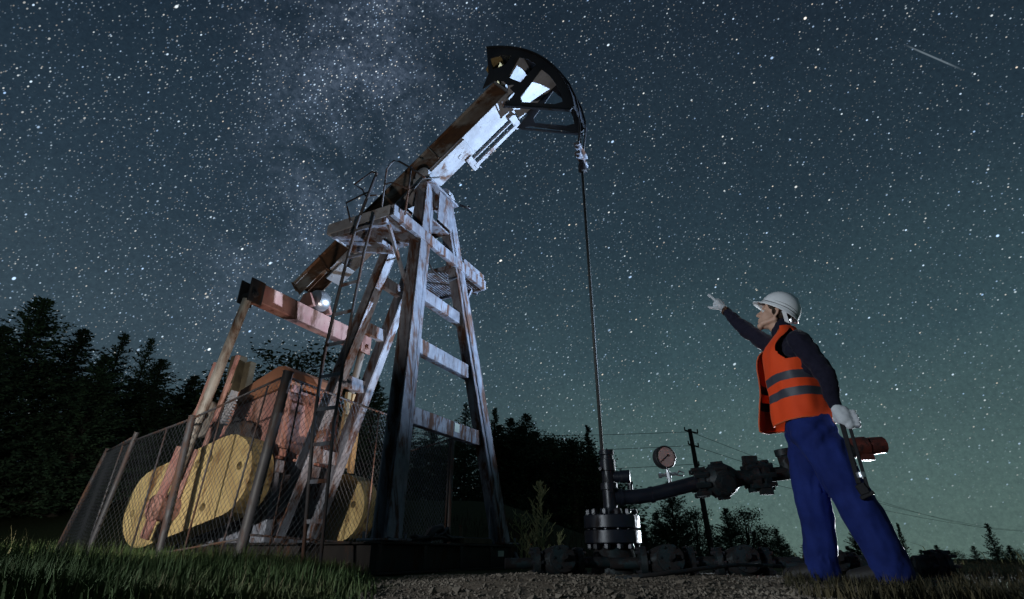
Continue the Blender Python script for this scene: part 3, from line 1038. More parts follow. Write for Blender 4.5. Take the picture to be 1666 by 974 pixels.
# pressure gauge
gd = V((0.22, -0.96, 0.02)).normalized()
gc = W(1.375, 4.97, 1.085)
mb = MB()
mb.lathe(gc - gd * 0.05, gd, [(0, 0.080), (0.01, 0.098), (0.075, 0.100), (0.08, 0.096), (0.080, 0.086), (0.070, 0.086)], 36)
ga = mb.build('gauge', M['black'], wh, auto=True)
mb = MB(); mb.lathe(gc + gd * 0.021, gd, [(0, 0.0855), (0.003, 0.0855)], 36); mb.build('dial', M['dial'], ga)
mb = MB()
gx = gd.cross(V((0, 0, 1))).normalized(); gy = gx.cross(gd).normalized()
n0 = gc + gd * 0.0275
mb.box(n0 - gx * 0.022 + gy * 0.018, n0 + gx * 0.055 - gy * 0.044, 0.006, 0.003, gd)
mb.lathe(n0 - gx * 0.018 + gy * 0.014, gd, [(0, 0.010), (0.004, 0.010)], 12)
mb.build('needle', M['black'], ga)
mb = MB()
for i in range(25):
    t = R(225 - i * 270 / 24)
    dr = gx * math.cos(t) + gy * math.sin(t)
    L0 = 0.066 if i % 4 == 0 else 0.072
    mb.box(n0 - gd * 0.0025 + dr * L0, n0 - gd * 0.0025 + dr * 0.080, 0.0022, 0.001, gd)
mb.build('scale_marks', M['black'], ga)
mb = MB()
g0, g1 = W(1.40, 4.97, 0.82), W(1.385, 4.97, 1.0)
mb.tube([g0, g1], 0.014, 10)
mb.tube([g0.lerp(g1, 0.45), g0.lerp(g1, 0.75)], 0.026, 8)
m0 = g0.lerp(g1, 0.62)
mb.tube([m0 - V((0.075, 0, 0.005)), m0 + V((0.07, 0, 0.012))], 0.014, 8)
mb.tube([m0 - V((0.085, 0, 0.005)), m0 - V((0.06, 0, 0.005))], 0.022, 8)
mb.tube([m0 + V((0.07, 0, 0.0)), m0 + V((0.10, 0, 0.035)), m0 + V((0.14, 0, 0.02)), m0 + V((0.13, 0, -0.005)), m0 + V((0.08, 0, 0.0))], 0.008, 6)
mb.build('gauge_cock', M['steel'], ga, auto=True)

# low casing valves along the ground
def ground_valve(x, y, z, sc, rz, label):
    t = empty('gate_valve', (x, y, z), rz)
    tag(t, label, 'valve', 'casing valves low along the ground')
    mb = MB()
    mb.lathe((-0.20 * sc, 0, 0.11), (1, 0, 0), [(0, 0.05), (0.004, 0.105 * sc), (0.05 * sc, 0.11 * sc), (0.055 * sc, 0.07 * sc), (0.12 * sc, 0.10 * sc), (0.20 * sc, 0.125 * sc), (0.28 * sc, 0.10 * sc), (0.345 * sc, 0.07 * sc), (0.35 * sc, 0.11 * sc), (0.40 * sc, 0.105 * sc), (0.404 * sc, 0.05)], 20)
    mb.tube([(-0.42 * sc, 0, 0.10), (0.42 * sc, 0, 0.11)], 0.04 * sc, 12)
    mb.build('valve_body', M['valve'], t, auto=True)
    mb = MB()
    mb.lathe((0, -0.06, 0.11), (0.1, -1, 0.25), [(0, 0.075 * sc), (0.08, 0.08 * sc), (0.085, 0.10 * sc), (0.12, 0.10 * sc), (0.125, 0.03), (0.18, 0.02)], 16)
    mb.bolts((0.008, -0.16, 0.137), (0.1, -1, 0.25), 0.08 * sc, 6, 0.012, 0.06)
    mb.build('bonnet', M['valve'], t, auto=True)
    for q in (-1, 1):
        mb = MB()
        mb.bolts((q * 0.175 * sc, 0, 0.11), (1, 0, 0), 0.092 * sc, 8, 0.014, 0.09)
        mb.build('bolt_ring', M['dark'], t)
    return t


ground_valve(0.36, 4.75, 0.13, 1.0, R(8), 'dark casing valve on the ground between pump skid and wellhead')
ground_valve(1.22, 4.72, 0.13, 1.05, R(-5), 'dark casing valve on the ground just right of the wellhead flange')
ground_valve(1.80, 4.66, 0.13, 1.0, R(-12), 'teal stained casing valve on the ground below the check valve')
ground_valve(2.38, 4.45, 0.12, 0.75, R(-15), 'small bolted valve on the ground left of the worker')
for i, (x, y, lab) in enumerate(((2.62, 4.3, 'stub flange on the ground just behind the front leg of the worker'), (2.98, 4.25, 'dark stub flange on the ground between the legs of the worker'))):
    t = empty('stub_flange', (x, y, 0.12), R(-10))
    tag(t, lab, 'flange', 'stub flanges near the worker')
    mb = MB(); mb.lathe((-0.10, 0, 0.10), (1, 0, 0), [(0, 0.07), (0.10, 0.07), (0.105, 0.105), (0.14, 0.11), (0.145, 0.09), (0.16, 0.09), (0.165, 0.11), (0.20, 0.105)], 20)
    mb.build('flange', M['valve'], t, auto=True)
    mb = MB(); mb.bolts((0.06, 0, 0.10), (1, 0, 0), 0.09, 8, 0.013, 0.17); mb.build('bolt_ring', M['dark'], t)
mb = MB()
mb.tube([(0.62, 3.6, 0.165), (0.95, 3.7, 0.19), (1.25, 3.8, 0.22), (1.5, 3.95, 0.235), (1.9, 4.2, 0.22)], 0.012, 8)
tag(mb.build('pipe_length', M['valve'], None, smooth=True), 'thin dark pipe lying on the gravel in front of the low valves', 'pipe')
mb = MB()
mb.tube([(0.03, 6.4, 0.30), (0.06, 6.1, 0.24), (0.12, 5.6, 0.24), (0.22, 4.9, 0.24)], 0.022, 10)
tag(mb.build('connecting_pipe', M['dark'], None, smooth=True), 'short dark pipe running from the skid corner to the first valve', 'pipe')
# cable coil on the skid
cb = MB()
random.seed(3)
for k in range(5):
    pts = []
    y = -0.62
    ph = random.random() * 6
    while y < 0.75:
        pts.append((0.55 + 0.05 * math.sin(y * 7 + ph) + random.uniform(-.01, .01), y, 0.41 + 0.03 * abs(math.sin(y * 5 + ph)) + (0.09 if abs(y + 0.25) < 0.12 and k < 3 else 0) * random.random()))
        y += 0.07
    cb.tube(pts, 0.016, 6)
cb.tube([(0.55, -0.42, 0.42), (0.56, -0.36, 0.50), (0.56, -0.25, 0.52), (0.56, -0.16, 0.46), (0.56, -0.12, 0.41)], 0.035, 8)
cab = cb.build('cable', M['cable'], None, smooth=True)
cab.location = PJ_LOC; cab.rotation_euler = (0, 0, PJ_ROT)
tag(cab, 'tangled black cable lying along the top of the pump skid', 'cable')
mb = MB()
mb.box((0.60, 0.05, 0.415), (0.60, 0.62, 0.415), 0.09, 0.05)
mb.tube([(0.56, 0.12, 0.44), (0.56, 0.12, 0.56)], 0.018, 8)
cab = mb.build('timber_offcut', M['timber'], None, bevel=0.004)
cab.location = PJ_LOC; cab.rotation_euler = (0, 0, PJ_ROT)
tag(cab, 'grey timber offcut resting on the pump skid beside the cable', 'timber')

# ------------------------------------------------------------------ chain link fence
def PJW(x, y, z):
    c, s = math.cos(PJ_ROT), math.sin(PJ_ROT)
    return V((PJ_LOC[0] + c * x - s * y, PJ_LOC[1] + s * x + c * y, z))


def mesh_panel(mb, b0, b1, t0, t1, d=0.062, r=0.0021, sag=0.02):
    """woven wire between two bottom and two top corners"""
    b0, b1, t0, t1 = V(b0), V(b1), V(t0), V(t1)
    L = ((b1 - b0).length + (t1 - t0).length) / 2
    Hh = ((t0 - b0).length + (t1 - b1).length) / 2
    nrm = (b1 - b0).cross(t0 - b0).normalized()

    def P(s, t, o):
        u, w = s / L, t / Hh
        p = (b0.lerp(b1, u)).lerp(t0.lerp(t1, u), w)
        return p + nrm * (o + sag * math.sin(u * 9 + w * 4) * math.sin(w * 3.1))
    slope = 1.25
    for fam in (1, -1):
        k = -int(Hh / slope / d) - 1
        while k * d < L + Hh / slope:
            s0 = k * d
            # s = s0 + fam * t / slope (fam 1) ; for fam -1 start from the right
            seg = []
            n = 12
            for i in range(n + 1):
                t = Hh * i / n
                s = s0 + t / slope if fam == 1 else (s0 + Hh / slope) - t / slope
                seg.append((s, t))
            # clip to 0..L
            lo = [(s, t) for s, t in seg]
            s_a, t_a = lo[0]; s_b, t_b = lo[-1]
            def tt(sv): return (sv - s_a) / (s_b - s_a)
            u0, u1 = 0.0, 1.0
            if fam == 1:
                u0 = max(0, tt(0)); u1 = min(1, tt(L))
            else:
                u0 = max(0, tt(L)); u1 = min(1, tt(0))
            if u1 - u0 > 0.02:
                m_ = max(2, int(8 * (u1 - u0)) + 1)
                pts = []
                for i in range(m_ + 1):
                    u = u0 + (u1 - u0) * i / m_
                    pts.append(P(s_a + (s_b - s_a) * u, t_a + (t_b - t_a) * u, fam * 0.002))
                mb.tube(pts, r, 3, False)
            k += 1


fence = empty('chain_link_fence', PJW(-0.7, -1.25, 0.15))
tag(fence, 'chain link fence panels on leaning rusty pipe posts round the counterweights', 'fence')
fl = fence.location


def FW(x, y, z):
    return PJW(x, y, z) - fl


def post(a, b_, r, m=None):
    mb = MB()
    mb.tube([a, b_], r, 12)
    mb.tube([b_, b_ + (b_ - a).normalized() * 0.012], r * 1.12, 12)
    return mb.build('post', m or M['post'], fence, auto=True)


P4b, P4t = FW(-0.82, -1.30, 0.05), FW(-0.61, -1.30, 1.90)
P3b, P3t = FW(-1.89, -1.30, 0.05), FW(-1.92, -1.30, 1.60)
P2b, P2t = FW(-3.12, -1.30, 0.0), FW(-2.83, -1.30, 1.51)
P5b, P5t = FW(-0.70, 1.86, 0.05), FW(-0.70, 1.86, 1.86)
P1b, P1t = FW(-5.0, -0.69, 0.05), FW(-5.0, -0.42, 1.63)
post(P4b, P4t, 0.048); post(P3b, P3t, 0.036); post(P2b, P2t, 0.026); post(P5b, P5t + V((0, 0, 0.02)), 0.036); post(P1b, P1t, 0.03)
# far line
P6b, P6t = FW(-4.3, 1.9, 0.1), FW(-4.3, 1.9, 1.85)
P7b, P7t = FW(-2.4, 1.9, 0.1), FW(-2.4, 1.9, 1.6)
post(P6b, P6t, 0.03); post(P7b, P7t, 0.028)
mb = MB()
cor_t = FW(-3.02, -1.30, 1.40); cor_b = FW(-3.12, -1.30, 0.15)
p4t = FW(-0.64, -1.30, 1.87)
mb.tube([p4t, P3t - V((0, 0, 0.02)), cor_t], 0.012, 8)
mb.tube([p4t, FW(-0.72, -0.2, 1.86), FW(-0.7, 1.86, 1.83)], 0.013, 8)
mb.tube([FW(-3.1, -1.3, 0.32), FW(-1.9, -1.3, 0.30), FW(-0.78, -1.3, 0.42)], 0.010, 8)
mb.tube([P2t - V((0, 0, 0.03)), P1t - V((0, 0, 0.03))], 0.014, 8)
mb.tube([FW(-0.74, -1.3, 0.45), FW(-0.70, 1.86, 0.34)], 0.010, 8)
# light uprights within the panels
for a, b_ in ((FW(-1.05, -1.3, 0.2), FW(-0.86, -1.3, 1.8)), (FW(-1.55, -1.3, 0.2), FW(-1.46, -1.3, 1.68)), (FW(-2.35, -1.3, 0.2), FW(-2.30, -1.3, 1.53)), (cor_b, cor_t), (FW(-0.74, -1.05, 0.2), FW(-0.68, -1.05, 1.86)), (FW(-0.7, 1.78, 0.3), FW(-0.7, 1.78, 1.83)), (FW(-0.7, 0.2, 0.3), FW(-0.7, 0.2, 1.85))):
    mb.tube([a, b_], 0.009, 6)
mb.tube([P6t - V((0, 0, .05)), P7t - V((0, 0, .05)), P5t - V((0, 0, .05))], 0.012, 8)
mb.build('rail', M['post'], fence, smooth=True)
for a, b_, c, d in ((P3b + V((0, 0, 0.1)), P4b + V((0, 0, 0.1)), P3t, p4t), (cor_b, P3b + V((0, 0, 0.1)), cor_t, P3t), (FW(-0.74, -1.3, 0.2), FW(-0.7, 1.8, 0.3), p4t, FW(-0.7, 1.8, 1.83)), (P1b, P2b, P1t, P2t - V((0, 0, 0.04))), (P7b, P5b, P7t, P5t), (P6b, P7b, P6t, P7t)):
    mb = MB()
    mesh_panel(mb, a, b_, c, d)
    mb.build('wire_mesh', M['wire'], fence)

# ------------------------------------------------------------------ power pole and lines
pl = empty('utility_pole', (10.25, 30, gz(10.25, 30)))
tag(pl, 'leaning dark timber utility pole standing beyond the pressure gauge', 'pole')
pb = V((0, 0, -0.3)); pt = at(1122, 698, 30) - pl.location
mb = MB(); mb.tube([pb, pt], [0.17, 0.11], 12); mb.build('mast', M['pole'], pl, smooth=True)
mb = MB()
for f, L in ((0.985, 0.45), (0.905, 0.35), (0.80, 0.2)):
    p = pb.lerp(pt, f)
    mb.box(p + V((-L * .7, -0.1, 0.06)), p + V((L, 0.1, -0.06)), 0.07, 0.07)
    mb.tube([p + V((L, 0.1, -0.04)), p + V((L, 0.1, 0.16))], 0.035, 8)
    mb.tube([p + V((-L * .7, -0.1, 0.06)), p + V((-L * .7, -0.1, 0.24))], 0.035, 8)
mb.build('crossarm', M['pole'], pl)
for i, (f, lb) in enumerate(((0.985, 'topmost thin power line strung from the top of the pole'), (0.905, 'middle thin power line strung from the pole below its top'), (0.80, 'lowest thin power line strung from the pole'))):
    p = pl.location + pb.lerp(pt, f)
    mb = MB()
    far_l = V((-16, 33 + i, p.z + 1.0 - 0.2 * i))
    far_r = V((70, 84 - 4 * i, 1.2 + p.z * 0.35))
    for q in (far_l, far_r):
        pts = []
        for k in range(13):
            t = k / 12
            pts.append(p.lerp(q, t) - V((0, 0, 1.6 * (t - t * t) * (1 if q is far_l else 2.2))))
        mb.tube(pts, 0.013, 5)
    tag(mb.build('power_line', M['cable']), lb, 'power line', 'power lines on the pole')

# ------------------------------------------------------------------ trees
def conifer_meshes(name, seed, h=10.0, rad=2.3, dens=1.0, droop=0.25, top_bare=0.0):
    rnd = random.Random(seed)
    tb = MB()
    bend = rnd.uniform(-.25, .25)
    tp = [(bend * (i / 8) ** 2, 0, h * i / 8) for i in range(9)]
    tb.tube(tp, [0.16 * (1 - i / 8.4) + 0.012 for i in range(9)], 7)
    V_, F_ = [], []

    def sprig(p, d, L, w):
        d = d.normalized()
        s = d.cross(V((rnd.uniform(-1, 1), rnd.uniform(-1, 1), rnd.uniform(0.2, 1)))).normalized() * w
        k = len(V_)
        V_.extend([p - s * 0.4, p + d * L * 0.55 - s, p + d * L, p + d * L * 0.55 + s])
        F_.append((k, k + 1, k + 2, k + 3))
    nbr = int(h * 40 * dens)
    for bi in range(nbr):
        f = 0.02 + 0.965 * ((bi + rnd.random()) / nbr) ** 0.92
        z = h * f
        a = rnd.uniform(0, 6.283)
        prof = (1 - f) ** 0.78 * (0.8 + 0.2 * min(1, f / 0.1))
        lump = 1 + 0.28 * noise.noise(V((math.cos(a) * 1.3 + seed, math.sin(a) * 1.3, f * 5)))
        L = max(0.14, rad * prof * rnd.uniform(0.5, 1.15) * lump)
        up = 0.5 - droop * 2.4 * (1 - f) + rnd.uniform(-.2, .2) + (0.5 if f > 0.9 else 0)
        base = V((bend * f * f, 0, z))
        od = V((math.cos(a), math.sin(a), up * 0.7)).normalized()
        steps = max(3, int(L / 0.14))
        tip = base + od * L + V((0, 0, 0.12 * L))
        tb.tube([base, tip], [0.020 * (1 - f) + 0.005, 0.004], 3, False)
        side = od.cross(V((0, 0, 1))).normalized()
        for i in range(steps):
            t = (i + 0.6) / steps
            if t < 0.2 and L > 1: continue
            p = base + od * (L * t) + V((0, 0, 0.12 * L * t * t + rnd.uniform(-.05, .05)))
            sl = (0.16 + 0.34 * L / rad * (1 - t)) * rnd.uniform(0.6, 1.3)
            for sg in (-1, 1):
                sprig(p, od * rnd.uniform(.4, 1.0) + side * sg * rnd.uniform(.4, 1.1) + V((0, 0, rnd.uniform(-.6, .4))), sl, 0.05)
            sprig(p, V((rnd.uniform(-.6, .6), rnd.uniform(-.6, .6), -1 if rnd.random() < .55 else .8)), sl * 0.7, 0.045)
        sprig(tip - od * 0.1, od, 0.26, 0.035)
    sprig(V((bend, 0, h - 0.5)), V((0, 0, 1)), 0.6, 0.03)
    return tb, V_, F_


def leafy_meshes(name, seed, h=8.0, rad=2.4):
    rnd = random.Random(seed)
    tb = MB()
    tb.tube([(0, 0, 0), (0.05, 0, h * 0.3), (0.0, 0.05, h * 0.62), (0.1, 0, h * 0.9)], [0.16, 0.13, 0.08, 0.02], 7)
    V_, F_ = [], []
    cl = []
    for i in range(70):
        z = h * rnd.uniform(0.12, 1.0)
        f = z / h
        rr = rad * math.sin(math.pi * min(1, 0.16 + 0.80 * f)) ** 0.65
        a = rnd.uniform(0, 6.28)
        q = rr * math.sqrt(rnd.random())
        c = V((q * math.cos(a), q * math.sin(a), z * 0.96))
        tb.tube([(0, 0, max(0.4, z * 0.72)), c], [0.03, 0.008], 3, False)
        cl.append((c, rnd.uniform(0.32, 0.72)))
    for c, s in cl:
        for k in range(int(120 * s)):
            g = V((rnd.gauss(0, 1), rnd.gauss(0, 1), rnd.gauss(0, .8))) * s * 0.48
            p = c + g
            d = V((rnd.uniform(-1, 1), rnd.uniform(-1, 1), rnd.uniform(-1, 1))).normalized()
            e = d.cross(V((rnd.uniform(-1, 1), rnd.uniform(-1, 1), 1))).normalized()
            L = rnd.uniform(0.05, 0.11)
            k0 = len(V_)
            V_.extend([p - e * L * 0.5, p + d * L, p + e * L * 0.5, p - d * L * 0.8])
            F_.append((k0, k0 + 1, k0 + 2, k0 + 3))
    return tb, V_, F_


def proto(kind, seed, **kw):
    tb, v_, f_ = (conifer_meshes if kind == 'c' else leafy_meshes)('t', seed, **kw)
    bmesh.ops.recalc_face_normals(tb.bm, faces=tb.bm.faces)
    tm = bpy.data.meshes.new('trunk'); tb.bm.to_mesh(tm); tb.bm.free(); tm.materials.append(M['bark'])
    cm = bpy.data.meshes.new('crown'); cm.from_pydata(v_, [], f_); cm.materials.append(M['conifer' if kind == 'c' else 'leaf'])
    return tm, cm


PROTO = {
    'a': (proto('c', 11, rad=3.7, droop=0.16), 10.0),
    'b': (proto('c', 12, rad=3.3, droop=0.14), 10.0),
    'c': (proto('c', 13, rad=2.9, droop=0.10, dens=0.6), 10.0),
    'd': (proto('c', 14, rad=1.7, droop=0.16, dens=0.7), 10.0),
    'l': (proto('l', 21), 8.0),
    'm': (proto('l', 22, rad=1.8), 8.0),
}


def tree(kind, px, py, Y, wid, label, cat='tree', name=None, group=None):
    p = at(px, py, Y)
    g = gz(p.x, Y) - 0.1
    (tm, cm), h0 = PROTO[kind]
    t = empty(name or ('conifer_tree' if kind in 'abcd' else 'leafy_tree'), (p.x, Y, g), random.uniform(0, 6.28))
    hgt = p.z - g
    if kind in 'ablm': wid *= 1.35 if px < 1000 else 1.1
    tag(t, label, cat, group)
    for nm, me in (('trunk', tm), ('crown', cm)):
        o = bpy.data.objects.new(nm, me)
        COL.objects.link(o)
        o.parent = t
        o.scale = (hgt / h0 * wid, hgt / h0 * wid, hgt / h0)
    return t


random.seed(5)
TR = [
 ('a', 75, 486, 15.5, 1.0, 'tallest dark spruce near the left edge of the woods'),
 ('b', 138, 536, 17, 1.15, 'narrow spruce leaning beside the tallest one on the left'),
 ('a', 8, 530, 14, 1.0, 'dark spruce cut by the left edge of the photo'),
 ('c', 206, 540, 18, 1.15, 'open branched spruce with a bare spire left of the fence'),
 ('c', 246, 548, 19, 0.9, 'thin open spire of a spruce right of the bare one'),
 ('b', 266, 584, 19, 1.1, 'spruce at the right end of the left grove'),
 ('b', 175, 578, 16, 1.2, 'short full spruce in the middle of the left grove'),
 ('b', 292, 640, 24, 1.3, 'short spruce behind the leaning fence post'),
 ('b', 318, 612, 25, 1.2, 'pointed spruce just left of the grey pulley'),
 ('b', 352, 614, 28, 1.2, 'far spruce behind the near pitman arm'),
 ('m', 400, 606, 28, 1.3, 'low leafy tree behind the orange gearbox on its left'),
 ('l', 486, 556, 26, 1.35, 'round leafy tree rising above the orange gearbox'),
 ('m', 545, 610, 28, 1.2, 'leafy tree partly hidden by the ladder'),
 ('b', 612, 620, 27, 1.1, 'slim spruce seen between the rear and front pump legs'),
 ('b', 668, 690, 30, 1.2, 'dark spruce behind the front left pump leg'),
 ('b', 706, 680, 31, 1.0, 'spruce framed between the two front pump legs'),
 ('c', 760, 655, 28, 1.0, 'spruce just left of the front right pump leg'),
 ('d', 806, 664, 30, 1.2, 'thin spruce just right of the front right pump leg'),
 ('b', 830, 680, 31, 1.2, 'second spruce right of the pump, beside the thin one'),
 ('a', 856, 672, 30, 1.0, 'broad spruce highest of the middle grove'),
 ('l', 900, 695, 26, 1.0, 'round leafy tree in the middle grove left of the wellhead'),
 ('m', 932, 706, 25, 1.1, 'leafy tree behind the pale dry bush'),
 ('d', 957, 690, 29, 1.0, 'needle thin spruce left of the polished rod'),
 ('m', 968, 735, 25, 1.1, 'low leafy tree directly behind the stuffing box'),
 ('a', 1088, 782, 30, 1.0, 'broad spruce below the pressure gauge'),
 ('m', 1128, 822, 33, 1.1, 'leafy tree just left of the utility pole'),
 ('b', 1046, 852, 30, 1.2, 'low spruce right of the wellhead flange'),
 ('b', 1180, 826, 34, 1.2, 'pointed spruce just right of the utility pole'),
 ('m', 1208, 822, 34, 1.1, 'leafy tree below the check valve outlet'),
 ('m', 1238, 852, 35, 1.2, 'low leafy tree between pipe outlet and worker'),
 ('b', 1262, 860, 38, 1.1, 'small far spruce left of the worker'),
 ('b', 1312, 868, 38, 1.2, 'small far spruce behind the front leg of the worker'),
 ('b', 1386, 862, 37, 1.2, 'small far spruce seen between the legs of the worker'),
 ('d', 1406, 884, 40, 1.2, 'tiny far spruce seen under the stride of the worker'),
 ('d', 1458, 850, 26, 0.7, 'bare thin sapling right of the worker'),
 ('c', 1604, 850, 22, 0.9, 'scraggly young conifer at the right side of the field'),
 ('c', 1640, 886, 22, 1.0, 'low shrubby conifer near the right edge'),
]
for k, px, py, Y, wid, lab in TR:
    tree(k, px, py, Y, wid, lab, group='trees around the clearing')
# the far wood behind them that reads as one mass
wood = None
wv, wf = [], []
rnd = random.Random(91)
src = {k: ([tuple(v.co) for v in PROTO[k][0][1].vertices], [tuple(p.vertices) for p in PROTO[k][0][1].polygons], PROTO[k][1]) for k in ('b', 'm')}
def add_wood(kind, x, y, h, w):
    sv, sf, h0 = src[kind]
    k0 = len(wv)
    a = rnd.uniform(0, 6.28); ca, sa = math.cos(a), math.sin(a)
    sc = h / h0
    z0 = gz(x, y) - 0.3
    for vx, vy, vz in sv:
        wv.append((x + (ca * vx - sa * vy) * sc * w, y + (sa * vx + ca * vy) * sc * w, z0 + vz * sc))
    for f in sf:
        wf.append(tuple(i + k0 for i in f))
WOOD = [(-60, 560, 17), (30, 575, 18.5), (105, 605, 19), (160, 620, 20), (225, 625, 22), (285, 660, 26), (340, 670, 30), (380, 645, 33), (440, 640, 33), (520, 655, 33), (580, 690, 33), (640, 715, 34), (690, 715, 34), (735, 700, 34), (775, 690, 34), (815, 690, 33), (845, 690, 34), (868, 700, 32), (890, 708, 31), (915, 718, 31), (940, 728, 31), (962, 738, 31), (985, 760, 32),
                  (1015, 842, 33), (1065, 830, 33), (1110, 845, 35), (1150, 848, 36), (1195, 850, 37), (1225, 860, 38), (1255, 872, 39), (1280, 880, 40), (1340, 882, 42), (1375, 886, 42), (1420, 890, 42), (1460, 892, 44), (1500, 893, 46), (1525, 890, 46), (1550, 893, 46), (1580, 890, 46), (1620, 894, 46), (1655, 892, 46), (1700, 888, 44)]
WOOD += [(x + 14, y + 22, Y - 2.5) for x, y, Y in WOOD if Y > 20]
for px, py, Y in WOOD:
    p = at(px + rnd.uniform(-6, 6), py + rnd.uniform(-4, 4), Y)
    h = p.z - gz(p.x, Y) + 0.3
    add_wood('b' if rnd.random() < 0.55 else 'm', p.x, Y, max(1.5, h), 1.9 if px < 1000 else 1.3)
wood = pymesh('woodland', wv, wf, M['conifer'])
tag(wood, 'dark belt of woods closing off the clearing behind', 'woodland', None, 'stuff')

# ------------------------------------------------------------------ plants
def bush(x, y, h, seed, label, spread=0.35, n=26, name='dry_bush'):
    rnd = random.Random(seed)
    t = empty(name, (x, y, gz(x, y)), 0)
    tag(t, label, 'plant')
    st = MB(); lf = MB()
    st.tube([(0, 0, -0.03), (0.01, 0, h * 0.5), (0.0, 0.0, h)], [0.008, 0.006, 0.003], 6)
    for i in range(n):
        f = rnd.uniform(0.08, 0.98)
        a = rnd.uniform(0, 6.28)
        L = spread * h * (1.05 - f) * rnd.uniform(0.5, 1.1) + 0.04
        p = V((0, 0, h * f)); cur = p
        d = V((math.cos(a), math.sin(a), rnd.uniform(0.7, 1.4))).normalized()
        pts = [p]
        for k in range(4):
            d = (d + V((rnd.uniform(-.35, .35), rnd.uniform(-.35, .35), rnd.uniform(-.05, .35)))).normalized()
            cur = cur + d * L / 4
            pts.append(cur)
            for q in range(2):
                e = (d + V((rnd.uniform(-1, 1), rnd.uniform(-1, 1), rnd.uniform(0, .8)))).normalized()
                lf.tube([cur, cur + e * rnd.uniform(0.025, 0.06)], [0.004, 0.0025], 4)
        st.tube(pts, [0.005, 0.0045, 0.004, 0.0035, 0.003], 5)
    st.build('stem', M['bush'], t)
    lf.build('twig', M['bush'], t)
    return t


bush(0.30, 5.9, 0.80, 4, 'pale upright dry bush between the pump and the wellhead', 0.40, 40)
bush(0.10, 6.3, 0.55, 5, 'thin sparse dry plant leaning just right of the pump leg', 0.6, 12)
bush(0.44, 5.6, 0.30, 6, 'tiny pale sprig at the foot of the upright dry bush', 0.7, 9)
bush(0.16, 5.7, 0.28, 8, 'small pale tuft low between skid corner and dry bush', 0.9, 14)


def blades(name, n, place, hrange, mat, seed, lean=0.35, w=0.004):
    rnd = random.Random(seed)
    V_, F_ = [], []
    for i in range(n):
        pos = place(rnd)
        if pos is None: continue
        x, y, hm = pos
        z = gz(x, y) - 0.01
        h = rnd.uniform(*hrange) * hm
        a = rnd.uniform(0, 6.28)
        ln = h * abs(rnd.gauss(0, lean))
        wx, wy = math.cos(a + 1.57) * w * rnd.uniform(.6, 1.3), math.sin(a + 1.57) * w
        dx, dy = math.cos(a) * ln, math.sin(a) * ln
        k = len(V_)
        V_ += [(x - wx, y - wy, z), (x + wx, y + wy, z), (x + dx * .25 + wx * .8, y + dy * .25 + wy * .8, z + h * .55), (x + dx * .25 - wx * .8, y + dy * .25 - wy * .8, z + h * .55), (x + dx, y + dy, z + h * (1 - 0.25 * min(1, ln / h)))]
        F_ += [(k, k + 1, k + 2, k + 3), (k + 3, k + 2, k + 4)]
    return pymesh(name, V_, F_, mat)


def left_meadow(rnd):
    y = 1.7 + 6.3 * rnd.random() ** 1.5
    x = rnd.uniform(-1.05 * y - 0.4, -0.4)
    edge = -0.50 - 0.23 * (y - 2) + 0.12 * noise.noise(V((y * 1.5, 0, 0)))
    if x > edge: return None
    hm = 0.75 + 0.5 * noise.noise(V((x * 1.3, y * 1.3, 5))) + (0.12 if x < -2.5 else 0)
    hm *= 0.45 + 0.55 * S((edge - x) / 0.9)
    if rnd.random() > 0.25 + 0.75 * S((edge - x) / 0.5): return None
    return x, y, max(0.2, hm)


tag(blades('meadow_grass', 56000, left_meadow, (0.12, 0.28), M['grass'], 31, 0.38, 0.0032), 'long dark green meadow grass in front of the fence', 'grass', None, 'stuff')


def stalk_place(rnd):
    p = left_meadow(rnd)
    return None if p is None or noise.noise(V((p[0] * 0.9, p[1] * 0.9, 11))) < -0.05 else p


tag(blades('seed_stalks', 2600, stalk_place, (0.20, 0.36), M['stalk'], 41, 0.5, 0.0018), 'thin dry seed stalks standing among the meadow grass', 'grass', None, 'stuff')


def right_turf(rnd):
    y = 2.0 + 5.5 * rnd.random() ** 1.6
    x = rnd.uniform(0.45 * y, 1.05 * y + 0.4)
    if x < 1.15 + 0.25 * noise.noise(V((y * 2, 0, 0))): return None
    return x, y, max(0.2, 0.6 + 0.6 * noise.noise(V((x * 1.7, y * 1.7, 2))))


tag(blades('rough_turf', 9000, right_turf, (0.05, 0.13), M['drygrass'], 32, 0.6, 0.003), 'short rough dry turf round the feet of the worker', 'grass', None, 'stuff')


def far_tufts(rnd):
    y = rnd.uniform(6.6, 15)
    x = rnd.uniform(-0.6 * y, 0.25 * y) if rnd.random() < .7 else rnd.uniform(-0.25, 0.6)
    return x, y, max(0.3, 0.8 + 0.7 * noise.noise(V((x * 2.2, y * 2.2, 9))))


tag(blades('hillside_grass', 9000, far_tufts, (0.12, 0.34), M['drygrass'], 33, 0.4, 0.006), 'pale dry grass on the slope behind the pump', 'grass', None, 'stuff')


def edge_tufts(rnd):
    cx = rnd.choice((3.35, 4.6, 5.4, 5.5, 5.7, 6.1, 2.9))
    return cx + rnd.gauss(0, .1), 6.4 + rnd.gauss(0, .15), rnd.uniform(.5, 1.3)


tag(blades('tall_dry_grass', 60, edge_tufts, (0.10, 0.28), M['bush'], 34, 0.9, 0.006), 'few tall dry blades standing on the ridge right of the worker', 'grass', None, 'stuff')

